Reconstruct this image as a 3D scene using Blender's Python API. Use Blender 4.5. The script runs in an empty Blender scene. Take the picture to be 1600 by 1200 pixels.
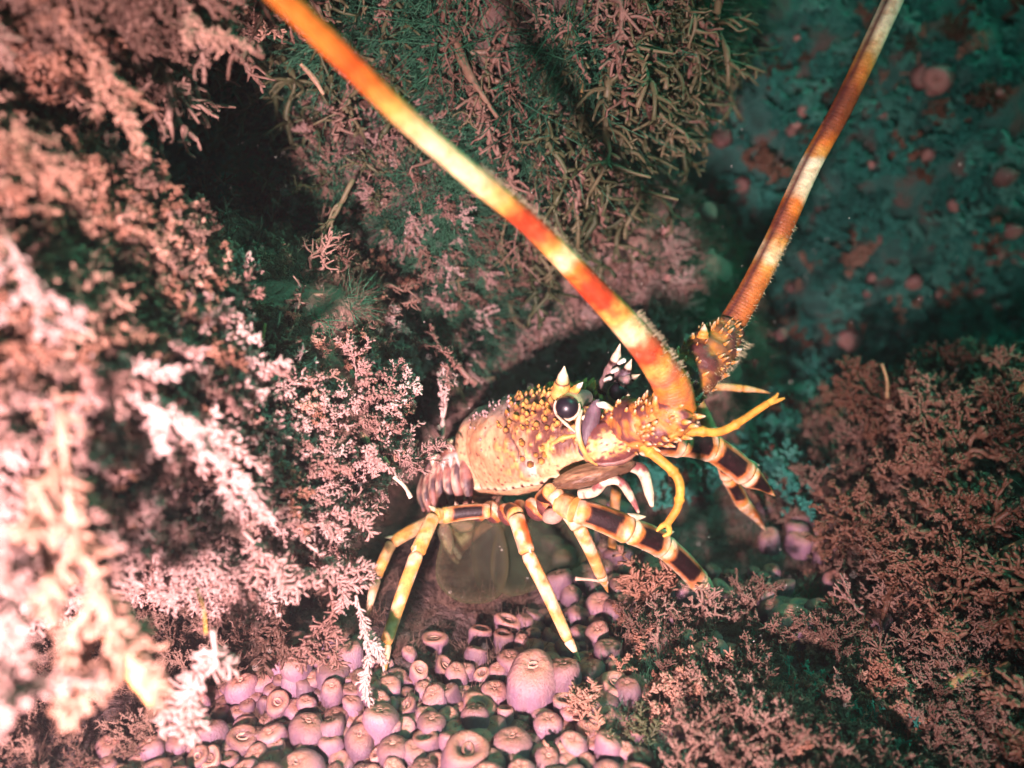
import bpy, bmesh, math, random
import numpy as np
from mathutils import Vector, Matrix, Quaternion, Euler

# ------------------------------------------------------------------ camera, world, light, exposure
SC = bpy.context.scene
COL = SC.collection
FPX = 1256.0                       # focal length in pixels of the 1600 px wide photograph
TH = math.radians(20)              # the camera looks 20 degrees down
CAM = np.array([0, 0, .347])
RX = np.array([1., 0, 0]); UP = np.array([0, math.sin(TH), math.cos(TH)]); FW = np.array([0, math.cos(TH), -math.sin(TH)])

def at(x, y, d):                   # a point d metres into the scene, seen at that place in the photograph
    return CAM + d * (FW + RX * (x - 800) / FPX - UP * (y - 600) / FPX)

def on_floor(x, y, z=0.0):         # the point at height z seen at that place
    v = FW + RX * (x - 800) / FPX - UP * (y - 600) / FPX
    return CAM + v * ((z - CAM[2]) / v[2])

def project(p):
    v = np.asarray(p) - CAM
    d = np.maximum(v @ FW, 1e-4)
    return 800 + FPX * (v @ RX) / d, 600 - FPX * (v @ UP) / d, v @ FW

cam = bpy.data.cameras.new('camera'); camo = bpy.data.objects.new('camera', cam); COL.objects.link(camo)
camo.location = CAM; camo.rotation_euler = (math.radians(90) - TH, 0, 0)
cam.sensor_width = 36; cam.lens = 36 * FPX / 1600
cam.clip_start = .01; cam.clip_end = 100
cam.dof.use_dof = True; cam.dof.focus_distance = .50; cam.dof.aperture_fstop = 3.6
SC.camera = camo

SUN_DIR = Vector((.50, -.06, .86)).normalized()       # towards the daylight: above and to the right
world = bpy.data.worlds.new('World'); SC.world = world; world.use_nodes = True
nt = world.node_tree; nt.nodes.clear()
sky = nt.nodes.new('ShaderNodeTexSky'); sky.sky_type = 'NISHITA'; sky.sun_disc = False
sky.sun_elevation = math.asin(SUN_DIR.z); sky.sun_rotation = math.atan2(SUN_DIR.x, SUN_DIR.y)
mul = nt.nodes.new('ShaderNodeMix'); mul.data_type = 'RGBA'; mul.blend_type = 'MULTIPLY'; mul.inputs[0].default_value = 1
mul.inputs[7].default_value = (.16, 1.0, .62, 1)     # daylight filtered by metres of green water
bg = nt.nodes.new('ShaderNodeBackground'); bg.inputs[1].default_value = .06
out = nt.nodes.new('ShaderNodeOutputWorld')
nt.links.new(sky.outputs[0], mul.inputs[6]); nt.links.new(mul.outputs[2], bg.inputs[0]); nt.links.new(bg.outputs[0], out.inputs[0])

sun = bpy.data.lights.new('sun', 'SUN'); suno = bpy.data.objects.new('sun', sun); COL.objects.link(suno)
sun.energy = 1.1; sun.angle = math.radians(25); sun.color = (.10, 1.0, .62)
suno.rotation_euler = (-SUN_DIR).to_track_quat('-Z', 'Y').to_euler()

# the diver's torch, held left of and below the camera, out of the picture
torch = bpy.data.lights.new('dive_torch', 'SPOT'); torcho = bpy.data.objects.new('dive_torch', torch); COL.objects.link(torcho)
torch.energy = 52.0; torch.color = (1.0, .68, .72); torch.shadow_soft_size = .018
torch.spot_size = math.radians(98); torch.spot_blend = 1.0
torcho.location = (-.105, -.13, .215)
torcho.rotation_euler = (Vector((-.13, .42, .07)) - torcho.location).to_track_quat('-Z', 'Y').to_euler()

SC.view_settings.view_transform = 'Standard'; SC.view_settings.look = 'None'
SC.view_settings.exposure = .40; SC.view_settings.gamma = 1; SC.view_settings.use_curve_mapping = False
SC.render.engine = 'CYCLES'
SC.cycles.use_denoising = True; SC.cycles.use_adaptive_sampling = True; SC.cycles.adaptive_threshold = .04; SC.cycles.adaptive_min_samples = 12
SC.cycles.max_bounces = 3; SC.cycles.diffuse_bounces = 1; SC.cycles.glossy_bounces = 2; SC.cycles.transmission_bounces = 4
SC.cycles.transparent_max_bounces = 8
SC.cycles.caustics_reflective = False; SC.cycles.caustics_refractive = False

rnd = random.Random(7)
rng = np.random.default_rng(7)

# ------------------------------------------------------------------ helpers
def tag(o, label=None, cat=None, group=None, kind=None):
    if label: o['label'] = label
    if cat: o['category'] = cat
    if group: o['group'] = group
    if kind: o['kind'] = kind
    return o

def empty(name, loc=(0, 0, 0), parent=None):
    o = bpy.data.objects.new(name, None); COL.objects.link(o); o.empty_display_size = .01
    o.location = loc
    if parent: o.parent = parent
    return o

def make_mesh(name, V, F, mat=None, col=None, smooth=True):
    me = bpy.data.meshes.new(name)
    V = np.asarray(V, float)
    me.from_pydata(V.tolist(), [], [tuple(int(i) for i in f) for f in F])
    if smooth: me.polygons.foreach_set('use_smooth', np.ones(len(me.polygons), bool))
    if col is not None:
        a = me.color_attributes.new('pigment', 'FLOAT_COLOR', 'POINT')
        c = np.ones((len(V), 4)); c[:, :3] = col
        a.data.foreach_set('color', c.ravel())
    if mat: me.materials.append(mat)
    me.update()
    return me

def obj(name, me, parent=None, loc=None):
    o = bpy.data.objects.new(name, me); COL.objects.link(o)
    if parent:
        o.parent = parent
    if loc is not None: o.location = loc
    return o

class Acc:                          # collects pieces of one mesh
    def __init__(s): s.V = []; s.F = []; s.C = []; s.n = 0
    def add(s, V, F, C=None):
        V = np.asarray(V, float)
        s.V.append(V); s.F += [tuple(i + s.n for i in f) for f in F]
        s.C.append(np.ones((len(V), 3)) if C is None else np.broadcast_to(np.asarray(C, float), (len(V), 3)))
        s.n += len(V)
    def mesh(s, name, mat, smooth=True, col=True):
        return make_mesh(name, np.concatenate(s.V), s.F, mat, np.concatenate(s.C) if col else None, smooth)

def _hash(ix, iy, iz, seed):
    h = (ix * 374761393 + iy * 668265263 + iz * 2147483647 + seed * 1274126177) & 0xffffffff
    h = ((h ^ (h >> 13)) * 1274126177) & 0xffffffff
    h = ((h ^ (h >> 16)) * 2246822519) & 0xffffffff
    return ((h ^ (h >> 15)) & 0xffffff) / float(0xffffff)

def noise(P, seed=0):               # value noise, -1..1
    P = np.asarray(P, float); I = np.floor(P).astype(np.int64); f = P - I; f = f * f * f * (f * (f * 6 - 15) + 10)
    r = 0
    for dx in (0, 1):
        for dy in (0, 1):
            for dz in (0, 1):
                w = (f[..., 0] if dx else 1 - f[..., 0]) * (f[..., 1] if dy else 1 - f[..., 1]) * (f[..., 2] if dz else 1 - f[..., 2])
                r = r + w * _hash(I[..., 0] + dx, I[..., 1] + dy, I[..., 2] + dz, seed)
    return r * 2 - 1

def fbm(P, seed=0, o=4):
    r = 0; a = 1
    for k in range(o):
        r = r + a * noise(P * 2 ** k + 17.3 * k, seed + k); a *= .5
    return r

def smoothcurve(pts, n):            # Catmull-Rom through points, n samples
    P = np.asarray(pts, float)
    if len(P) == 2: return P[0] + (P[1] - P[0]) * np.linspace(0, 1, n)[:, None]
    Q = np.vstack([2 * P[0] - P[1], P, 2 * P[-1] - P[-2]])
    L = np.r_[0, np.cumsum(np.linalg.norm(np.diff(P, axis=0), axis=1))]
    s = np.linspace(0, L[-1], n); k = np.clip(np.searchsorted(L, s, 'right') - 1, 0, len(P) - 2)
    t = ((s - L[k]) / (L[k + 1] - L[k]))[:, None]
    a, b, c, d = Q[k], Q[k + 1], Q[k + 2], Q[k + 3]
    return .5 * (2 * b + (c - a) * t + (2 * a - 5 * b + 4 * c - d) * t ** 2 + (3 * b - a - 3 * c + d) * t ** 3)

def frames(P, up=None):
    T = np.gradient(P, axis=0); T /= np.linalg.norm(T, axis=1)[:, None] + 1e-12
    u = np.array([0, 0, 1.]) if up is None else np.asarray(up, float)
    if abs(T[0] @ u) > .95: u = np.array([1., .2, 0])
    N = np.zeros_like(P); B = np.zeros_like(P)
    for i in range(len(P)):
        n = u - T[i] * (u @ T[i]); n /= np.linalg.norm(n) + 1e-12
        N[i] = n; B[i] = np.cross(T[i], n); u = n
    return T, N, B

def tube(P, r, ns=8, flat=1.0, up=None, cap=True):
    """flat: thickness across the up direction relative to the width; returns V, F, t, angle (0 = up)"""
    P = np.asarray(P, float); n = len(P); r = np.broadcast_to(np.asarray(r, float), (n,))
    T, N, B = frames(P, up)
    a = np.linspace(0, 2 * math.pi, ns, endpoint=False)
    V = P[:, None] + r[:, None, None] * (np.cos(a)[None, :, None] * N[:, None] * flat + np.sin(a)[None, :, None] * B[:, None])
    V = V.reshape(-1, 3); F = []
    for i in range(n - 1):
        for j in range(ns):
            k = (j + 1) % ns
            F.append((i * ns + j, i * ns + k, (i + 1) * ns + k, (i + 1) * ns + j))
    t = np.repeat(np.linspace(0, 1, n), ns); an = np.tile(a, n)
    if cap:
        V = np.vstack([V, P[0], P[-1]]); b = n * ns
        for j in range(ns):
            k = (j + 1) % ns
            F.append((b, k, j)); F.append((b + 1, (n - 1) * ns + j, (n - 1) * ns + k))
        t = np.r_[t, 0, 1]; an = np.r_[an, 0, 0]
    return V, F, t, an

def cone(p, d, L, r, ns=6, bend=0):
    d = np.asarray(d, float); d = d / np.linalg.norm(d)
    s = np.array([0, 0, 1.]) if abs(d[2]) < .9 else np.array([1., 0, 0])
    s = s - d * (s @ d); s /= np.linalg.norm(s)
    P = np.array([p + d * L * k + s * bend * L * k * k for k in (-.15, .3, .65, .9, 1)])
    return tube(P, r * np.array([1, .85, .5, .22, .05]), ns)

def mix(a, b, f):
    f = np.asarray(f)[..., None]
    return np.asarray(a) * (1 - f) + np.asarray(b) * f

def sstep(a, b, x):
    t = np.clip((np.asarray(x, float) - a) / (b - a), 0, 1); return t * t * (3 - 2 * t)

# ------------------------------------------------------------------ materials
def nodes(m):
    m.use_nodes = True; t = m.node_tree; t.nodes.clear()
    o = t.nodes.new('ShaderNodeOutputMaterial'); b = t.nodes.new('ShaderNodeBsdfPrincipled')
    t.links.new(b.outputs[0], o.inputs[0]); return t, b, o

def noise_node(t, scale, detail=4, coord='Object'):
    tc = t.nodes.new('ShaderNodeTexCoord'); n = t.nodes.new('ShaderNodeTexNoise')
    n.inputs['Scale'].default_value = scale; n.inputs['Detail'].default_value = detail
    t.links.new(tc.outputs[coord], n.inputs['Vector']); return n

def ramp(t, src, stops):
    r = t.nodes.new('ShaderNodeValToRGB')
    while len(r.color_ramp.elements) < len(stops): r.color_ramp.elements.new(.5)
    for e, (p, c) in zip(r.color_ramp.elements, stops): e.position = p; e.color = (*c, 1)
    t.links.new(src, r.inputs[0]); return r

def bump(t, b, h, strength, dist=.001):
    n = t.nodes.new('ShaderNodeBump'); n.inputs['Strength'].default_value = strength; n.inputs['Distance'].default_value = dist
    t.links.new(h, n.inputs['Height']); t.links.new(n.outputs[0], b.inputs['Normal'])

def growth_mat(name, stops, rough=.55, scale=60, transl=0.0):
    """living turf: each tuft its own shade out of the stops, mottled by noise"""
    m = bpy.data.materials.new(name); t, b, o = nodes(m)
    oi = t.nodes.new('ShaderNodeObjectInfo'); n = noise_node(t, scale, 3)
    a = t.nodes.new('ShaderNodeMath'); a.operation = 'MULTIPLY_ADD'; a.inputs[1].default_value = .9; a.inputs[2].default_value = -.45
    s = t.nodes.new('ShaderNodeMath'); s.operation = 'ADD'; s.use_clamp = True
    t.links.new(n.outputs[0], a.inputs[0]); t.links.new(a.outputs[0], s.inputs[0]); t.links.new(oi.outputs['Random'], s.inputs[1])
    r = ramp(t, s.outputs[0], stops)
    t.links.new(r.outputs[0], b.inputs['Base Color']); b.inputs['Roughness'].default_value = rough
    b.inputs['Specular IOR Level'].default_value = .35
    if transl:
        tr = t.nodes.new('ShaderNodeBsdfTranslucent'); mx = t.nodes.new('ShaderNodeMixShader'); mx.inputs[0].default_value = transl
        t.links.new(r.outputs[0], tr.inputs[0]); t.links.new(b.outputs[0], mx.inputs[1]); t.links.new(tr.outputs[0], mx.inputs[2])
        t.links.new(mx.outputs[0], o.inputs[0])
    return m

def rock_mat(name, stops):
    m = bpy.data.materials.new(name); t, b, o = nodes(m)
    n = noise_node(t, 28, 8); r = ramp(t, n.outputs[0], stops)
    t.links.new(r.outputs[0], b.inputs['Base Color']); b.inputs['Roughness'].default_value = .8
    n2 = noise_node(t, 160, 6); bump(t, b, n2.outputs[0], .9, .006)
    return m

def pigment_mat(name, rough=.35, scale=900, bstr=.25, sss=0, coat=0, speckle=0.0, vary=.25):
    """shell: the animal's own pigment with fine mottling"""
    m = bpy.data.materials.new(name); t, b, o = nodes(m)
    v = t.nodes.new('ShaderNodeVertexColor'); v.layer_name = 'pigment'
    n = noise_node(t, scale * .25, 5)
    r = ramp(t, n.outputs[0], [(.25, (1 - vary,) * 3), (.75, (1 + vary,) * 3)])
    mx = t.nodes.new('ShaderNodeMix'); mx.data_type = 'RGBA'; mx.blend_type = 'MULTIPLY'; mx.inputs[0].default_value = 1
    t.links.new(v.outputs[0], mx.inputs[6]); t.links.new(r.outputs[0], mx.inputs[7])
    src = mx.outputs[2]
    if speckle:
        tc = t.nodes.new('ShaderNodeTexCoord'); vo = t.nodes.new('ShaderNodeTexVoronoi'); vo.inputs['Scale'].default_value = 270
        vo.inputs['Randomness'].default_value = .9
        t.links.new(tc.outputs['Object'], vo.inputs['Vector'])
        rr = ramp(t, vo.outputs['Distance'], [(.20, (1, 1, 1)), (.36, (0, 0, 0))])
        f = t.nodes.new('ShaderNodeMath'); f.operation = 'MULTIPLY'
        ns_ = noise_node(t, 110, 3); rs_ = ramp(t, ns_.outputs[0], [(.40, (0, 0, 0)), (.60, (speckle,) * 3)])
        t.links.new(rr.outputs[0], f.inputs[0]); t.links.new(rs_.outputs[0], f.inputs[1])
        m2 = t.nodes.new('ShaderNodeMix'); m2.data_type = 'RGBA'; m2.inputs[7].default_value = (.10, .03, .03, 1)
        t.links.new(f.outputs[0], m2.inputs[0]); t.links.new(src, m2.inputs[6]); src = m2.outputs[2]
    t.links.new(src, b.inputs['Base Color']); b.inputs['Roughness'].default_value = rough
    n2 = noise_node(t, scale, 4); bump(t, b, n2.outputs[0], bstr, .0008)
    if sss:
        b.inputs['Subsurface Weight'].default_value = sss; b.inputs['Subsurface Radius'].default_value = (.004, .002, .0012); b.inputs['Subsurface Scale'].default_value = 1
    b.inputs['Coat Weight'].default_value = coat; b.inputs['Specular IOR Level'].default_value = .3
    return m

def flat_mat(name, c, rough=.3):
    m = bpy.data.materials.new(name); t, b, o = nodes(m)
    n = noise_node(t, 300, 4); r = ramp(t, n.outputs[0], [(.3, tuple(x * .8 for x in c)), (.7, tuple(min(1, x * 1.15) for x in c))])
    t.links.new(r.outputs[0], b.inputs['Base Color']); b.inputs['Roughness'].default_value = rough
    return m

M = {}
M['rock'] = rock_mat('rock', [(.3, (.035, .022, .02)), (.5, (.09, .055, .045)), (.7, (.16, .09, .075))])
M['pale_rock'] = rock_mat('pale_rock', [(.3, (.16, .085, .065)), (.5, (.28, .16, .125)), (.7, (.38, .24, .19))])
M['teal_light_rock'] = rock_mat('teal_light_rock', [(.3, (.01, .05, .04)), (.5, (.025, .13, .105)), (.62, (.10, .08, .065)), (.78, (.19, .10, .085))])  # teal daylight through the water is put into this rock's pigment
M['floor'] = rock_mat('floor', [(.3, (.04, .025, .025)), (.5, (.10, .06, .055)), (.72, (.17, .10, .09))])
M['pale'] = growth_mat('pale_bryozoan', [(.0, (.22, .115, .09)), (.35, (.36, .21, .18)), (.75, (.49, .315, .28)), (1, (.57, .40, .36))], .5, 60, .12)
M['peach'] = growth_mat('peach_bryozoan', [(.0, (.22, .095, .06)), (.5, (.35, .175, .115)), (1, (.46, .27, .20))], .5, 60, .1)
M['brown'] = growth_mat('brown_turf', [(.0, (.10, .05, .035)), (.5, (.20, .11, .08)), (1, (.30, .18, .14))], .6, 60, .1)
M['red'] = growth_mat('red_weed', [(.0, (.07, .030, .018)), (.5, (.165, .075, .045)), (.85, (.26, .13, .085)), (1, (.35, .20, .14))], .5, 60, .1)
M['green'] = growth_mat('green_turf', [(.0, (.015, .06, .035)), (.5, (.03, .14, .075)), (1, (.07, .22, .12))], .6, 60, .15)
M['olive'] = growth_mat('olive_strand', [(.0, (.05, .065, .028)), (.5, (.10, .105, .05)), (1, (.20, .16, .09))], .5, 60, .15)
M['teal'] = growth_mat('teal_light_turf', [(.0, (.015, .11, .09)), (.5, (.03, .24, .19)), (1, (.10, .34, .27))], .6, 60, .15)  # growth pigment carries the teal water light of the back wall
M['shell'] = pigment_mat('shell', .42, 900, .4, .10, .08, .8, .3)
M['plain_shell'] = pigment_mat('plain_shell', .42, 900, .45, .12, .08, 0, .4)
M['legs'] = pigment_mat('leg_shell', .50, 700, .5, 0, .0, .3, .45)
M['antenna'] = pigment_mat('antenna_shell', .45, 1000, .5, .12, .05, 0, .35)
M['white_shell'] = flat_mat('white_shell', (.75, .66, .60), .35)

# eye: glossy black
m = bpy.data.materials.new('eye'); t_, b_, o_ = nodes(m); b_.inputs['Base Color'].default_value = (.012, .008, .014, 1); b_.inputs['Roughness'].default_value = .36
n_ = noise_node(t_, 2500, 2); bump(t_, b_, n_.outputs[0], .15, .0003); M['eye'] = m

# tail fan: thin, see-through membrane with its own pigment
m = bpy.data.materials.new('membrane'); t_, b_, o_ = nodes(m)
v_ = t_.nodes.new('ShaderNodeVertexColor'); v_.layer_name = 'pigment'; t_.links.new(v_.outputs[0], b_.inputs['Base Color'])
b_.inputs['Roughness'].default_value = .6; b_.inputs['Specular IOR Level'].default_value = .2
tr_ = t_.nodes.new('ShaderNodeBsdfTransparent'); mx_ = t_.nodes.new('ShaderNodeMixShader'); mx_.inputs[0].default_value = .27
tr_.inputs[0].default_value = (.85, .9, .8, 1)
t_.links.new(tr_.outputs[0], mx_.inputs[1]); t_.links.new(b_.outputs[0], mx_.inputs[2]); t_.links.new(mx_.outputs[0], o_.inputs[0]); M['membrane'] = m

# polyps
def polyp_mat(name, body, top):
    m = bpy.data.materials.new(name); t, b, o = nodes(m)
    v = t.nodes.new('ShaderNodeVertexColor'); v.layer_name = 'pigment'
    n = noise_node(t, 2.6, 6); oi = t.nodes.new('ShaderNodeObjectInfo')
    base = t.nodes.new('ShaderNodeMix'); base.data_type = 'RGBA'; base.inputs[6].default_value = (*body, 1); base.inputs[7].default_value = (*top, 1)
    sep = t.nodes.new('ShaderNodeSeparateColor'); t.links.new(v.outputs[0], sep.inputs[0])
    ad = t.nodes.new('ShaderNodeMath'); ad.operation = 'MULTIPLY_ADD'; ad.inputs[1].default_value = .7; ad.inputs[2].default_value = -.35
    su = t.nodes.new('ShaderNodeMath'); su.operation = 'ADD'; su.use_clamp = True
    t.links.new(n.outputs[0], ad.inputs[0]); t.links.new(ad.outputs[0], su.inputs[0]); t.links.new(sep.outputs[0], su.inputs[1])
    t.links.new(su.outputs[0], base.inputs[0])
    hs = t.nodes.new('ShaderNodeHueSaturation')
    mr = t.nodes.new('ShaderNodeMapRange'); mr.inputs[3].default_value = .50; mr.inputs[4].default_value = 1.10
    t.links.new(oi.outputs['Random'], mr.inputs[0]); t.links.new(mr.outputs[0], hs.inputs['Value'])
    t.links.new(base.outputs[2], hs.inputs['Color']); t.links.new(hs.outputs[0], b.inputs['Base Color'])
    b.inputs['Roughness'].default_value = .55
    b.inputs['Subsurface Weight'].default_value = .25; b.inputs['Subsurface Radius'].default_value = (.004, .0025, .003); b.inputs['Subsurface Scale'].default_value = 1
    n2 = noise_node(t, 9, 6); bump(t, b, n2.outputs[0], .35, .004)
    return m
M['polyp'] = polyp_mat('polyp', (.235, .13, .185), (.50, .235, .155))
M['polyp_mouth'] = polyp_mat('polyp_mouth', (.55, .22, .14), (.66, .42, .34))
M['jewel'] = polyp_mat('jewel', (.30, .13, .12), (.48, .24, .20))

# ------------------------------------------------------------------ the reef: floor and rock masses
def floor_z(x, y):
    P = np.stack([np.asarray(x, float), np.asarray(y, float), np.zeros_like(np.asarray(x, float))], -1)
    return .012 * fbm(P * 9, 3, 4) + .05 * sstep(.32, .8, np.asarray(x)) + .03 * noise(P * 2.2, 9) * sstep(.5, 1.2, np.hypot(P[..., 0], P[..., 1] - .45))

def grid_floor():
    a = np.r_[np.linspace(-3, -.62, 40), np.linspace(-.6, .8, 260), np.linspace(.83, 3, 40)]
    b = np.r_[np.linspace(-1.5, .12, 30), np.linspace(.13, 1.1, 210), np.linspace(1.14, 4, 40)]
    X, Y = np.meshgrid(a, b, indexing='ij'); Z = floor_z(X, Y)
    V = np.stack([X, Y, Z], -1).reshape(-1, 3); nb = len(b)
    F = [(i * nb + j, (i + 1) * nb + j, (i + 1) * nb + j + 1, i * nb + j + 1) for i in range(len(a) - 1) for j in range(nb - 1)]
    return V, F
V, F = grid_floor()
floor = tag(obj('sea_floor', make_mesh('sea_floor', V, F, M['floor'])), 'dusky brown sea floor under the lobster and the polyps', 'sea floor', kind='structure')

SURF = {}                            # rock -> (vertices, triangles) for scattering growth
def blob(name, c, r, seed, amp=.16, freq=3.0, sub=6, mat='rock', label=None, rot=0):
    bm = bmesh.new(); bmesh.ops.create_icosphere(bm, subdivisions=sub, radius=1)
    V = np.array([v.co[:] for v in bm.verts]); F = [tuple(v.index for v in f.verts) for f in bm.faces]; bm.free()
    S = np.asarray(r, float); W = V * S
    k = 1 + amp * fbm(V * freq * .55 + seed * 3.1, seed, 2) + amp * .55 * fbm(W * 14 + seed, seed + 5, 4)
    W = W * k[:, None]
    cr, sr = math.cos(rot), math.sin(rot)
    W = W @ np.array([[cr, sr, 0], [-sr, cr, 0], [0, 0, 1]])
    W = W + np.asarray(c)
    o = obj(name, make_mesh(name, W, F, M[mat])); tag(o, label, None, None, 'structure')
    SURF[label.split(' (')[0]] = (W, np.array(F)); o['label'] = label
    return (W, np.array(F))

R_A = blob('rock_wall', (-.34, .56, .165), (.265, .23, .110), 1, .14, mat='pale_rock', label='pale overgrown rock overhang filling the left side')
R_A3 = blob('rock_nose', (-.290, .375, .232), (.135, .115, .092), 13, .15, mat='pale_rock', label='nose of rock nearest the camera at left')
R_A2 = blob('rock_ledge', (-.185, .475, .125), (.085, .10, .042), 2, .15, sub=5, mat='pale_rock', label='rock ledge jutting right towards the tail of the lobster')
R_B = blob('rock_overhang', (-.30, .47, .50), (.20, .20, .125), 3, .16, sub=5, label='rock hanging down at the upper left above the dark hollow')
R_C = blob('rock_face', (-.05, .83, .44), (.23, .22, .22), 4, .15, label='weed covered rock face above the lobster in the middle')
R_C2 = blob('rock_foot', (-.02, .90, .08), (.28, .22, .24), 5, .13, mat='pale_rock', label='pale dusty rock foot behind the lobster, made paler for the torch patch')  # pale rock partly stands in for torchlight on this patch
R_C3 = blob('rock_shoulder', (-.115, .76, .20), (.125, .15, .165), 12, .15, sub=5, label='green and pale grown rock shoulder left of the lobster')
R_D = blob('reef_wall', (.62, 1.50, .25), (.85, .52, .75), 6, .14, 6, mat='teal_light_rock', label='reef wall at the back right, coloured with teal daylight')
R_E = blob('rock_mound', (.46, .60, -.03), (.235, .27, .090), 7, .16, sub=5, label='low rock mound under the red weed at the right')
R_H = blob('hollow_back', (-.45, 1.1, .35), (.38, .22, .45), 8, .12, sub=5, mat='teal_light_rock', label='dark rock at the back of the upper left hollow')

# ------------------------------------------------------------------ growth prototypes (unit length, growing along +Z)
def blade(acc, p, d, L, w, twist=0, c=None):
    """a blunt little lobe"""
    d = d / (np.linalg.norm(d) + 1e-9)
    s = np.cross(d, [.3, .5, .8]); s /= np.linalg.norm(s) + 1e-9; q = np.cross(d, s)
    a = np.array([0, 2.1, 4.2]) + twist
    ring = np.cos(a)[:, None] * s + np.sin(a)[:, None] * q * .6
    V = np.vstack([p + ring * w * .55, p + d * L * .55 + ring * w, p + d * L * .9 + ring * w * .72, p + d * L])
    F = [(0, 1, 4, 3), (1, 2, 5, 4), (2, 0, 3, 5), (3, 4, 7, 6), (4, 5, 8, 7), (5, 3, 6, 8), (6, 7, 9), (7, 8, 9), (8, 6, 9)]
    acc.add(V, F, c)

def bristle(seed, n=120, branches=5, bl=.16, bw=.036, spread=.35, curl=.25, droop=0.0):
    """a bryozoan frond: stems crowded with short tongue-like branchlets"""
    r = np.random.default_rng(seed); acc = Acc()
    stems = []
    main = smoothcurve([(0, 0, 0), r.normal(0, .06, 3) * [1, 1, 0] + [0, 0, .35], r.normal(0, .11, 3) * [1, 1, 0] + [0, 0, .7], r.normal(0, curl * .6, 3) * [1, 1, 0] + [0, 0, 1]], 12)
    main[:, 0] += droop * main[:, 2] ** 2; main[:, 2] -= droop * .45 * main[:, 2] ** 3
    stems.append((main, 1.0))
    for k in range(branches):
        i = r.integers(2, 10); d = r.normal(0, 1, 3); d[2] = abs(d[2]) * .7 + .4; d /= np.linalg.norm(d)
        L = r.uniform(.2, spread + .15)
        stems.append((smoothcurve([main[i], main[i] + d * L * .5 + r.normal(0, .03, 3), main[i] + d * L + np.array([0, 0, .06])], 8), .7))
    for P, s in stems:
        V, F, _, _ = tube(P, np.linspace(.028, .012, len(P)) * s, 4); acc.add(V, F)
    tot = sum(len(P) for P, _ in stems)
    for P, s in stems:
        m = int(n * len(P) / tot)
        for k in range(m):
            t = (r.random() ** .8) * (len(P) - 1); i = int(min(t, len(P) - 2)); p = P[i] + (P[i + 1] - P[i]) * (t - i)
            T = P[i + 1] - P[i]; T /= np.linalg.norm(T)
            d = r.normal(0, 1, 3); d -= T * (d @ T); d /= np.linalg.norm(d) + 1e-9; d = d + T * r.uniform(.3, 1.1)
            L = bl * r.uniform(.55, 1.25)
            blade(acc, p, d, L, bw * r.uniform(.7, 1.2), r.uniform(0, 6))
            if r.random() < .45:
                e = d / np.linalg.norm(d); blade(acc, p + e * L * .6, e + r.normal(0, .6, 3), L * .55, bw * .75, r.uniform(0, 6))
    return acc

def twig(seed, depth=4, spread=.6, knob=1.0):
    """branching knobbly weed"""
    r = np.random.default_rng(seed); acc = Acc()
    def grow(p, d, L, w, k):
        q = p + d * L + r.normal(0, .12, 3) * L
        P = smoothcurve([p, (p + q) / 2 + r.normal(0, .10, 3) * L, q], 4)
        V, F, _, _ = tube(P, np.linspace(w, w * .75, 4), 5, .75); acc.add(V, F)
        if k == 0 or (k < depth - 1 and r.random() < .12):
            for j in range(r.integers(2, 5)):
                e = d + r.normal(0, .75, 3); blade(acc, q - d * w, e, L * r.uniform(.4, .9), w * 1.15 * knob, r.uniform(0, 6))
            return
        for j in range(r.integers(2, 4)):
            e = d + r.normal(0, spread, 3); e[2] += .15; e /= np.linalg.norm(e)
            grow(q, e, L * r.uniform(.6, .85), w * .78, k - 1)
        for j in range(2):
            e = d * .5 + r.normal(0, .8, 3); blade(acc, p + (q - p) * r.uniform(.2, .9), e, L * .45, w * .9 * knob, r.uniform(0, 6))
    grow(np.zeros(3), np.array([0, 0, 1.]), .32, .052, depth)
    return acc

def fuzz(seed, n=52, w=.014, spread=.9):
    r = np.random.default_rng(seed); acc = Acc()
    for k in range(n):
        p = np.r_[r.normal(0, .22, 2), 0]; d = r.normal(0, spread, 3); d[2] = abs(d[2]) + .5; d /= np.linalg.norm(d)
        L = r.uniform(.4, 1.0); c = r.normal(0, .36, 3)
        P = smoothcurve([p, p + d * L * .5 + c * .5, p + d * L + c * 1.1], 6)
        V, F, _, _ = tube(P, np.linspace(w, w * .35, 6), 3); acc.add(V, F)
        if r.random() < .6:
            e = d + r.normal(0, .7, 3); blade(acc, P[3], e, L * .35, w * .9)
    return acc

def strand(seed, n=9, w=.022, curl=.10, seg=16):
    """a thin hanging stalk with a few side branches and scraps of growth on it"""
    r = np.random.default_rng(seed); acc = Acc()
    K = [np.zeros(3)]
    for k in range(1, 6): K.append(np.r_[r.normal(0, curl, 2), k / 5])
    P = smoothcurve(K, seg); rad = w * (1 + .35 * r.normal(0, 1, seg).clip(-1, 1)) * np.linspace(1, .6, seg)
    V, F, _, _ = tube(P, rad, 5); acc.add(V, F)
    for k in range(n):
        i = r.integers(3, seg - 2); d = np.r_[r.normal(0, 1, 2), r.uniform(-.1, 1.1)]; d /= np.linalg.norm(d); L = r.uniform(.08, .28)
        Q = smoothcurve([P[i], P[i] + d * L * .5 + r.normal(0, .03, 3), P[i] + d * L + np.array([0, 0, .05])], 6)
        V, F, _, _ = tube(Q, np.linspace(w * .7, w * .35, 6), 4); acc.add(V, F)
        for j in range(r.integers(0, 4)):
            blade(acc, Q[r.integers(1, 6)], r.normal(0, 1, 3) + d, .07, w * .6)
    for k in range(int(n * 1.5)):
        blade(acc, P[r.integers(2, seg)], r.normal(0, 1, 3) + [0, 0, .4], r.uniform(.04, .1), w * .8)
    return acc

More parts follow.
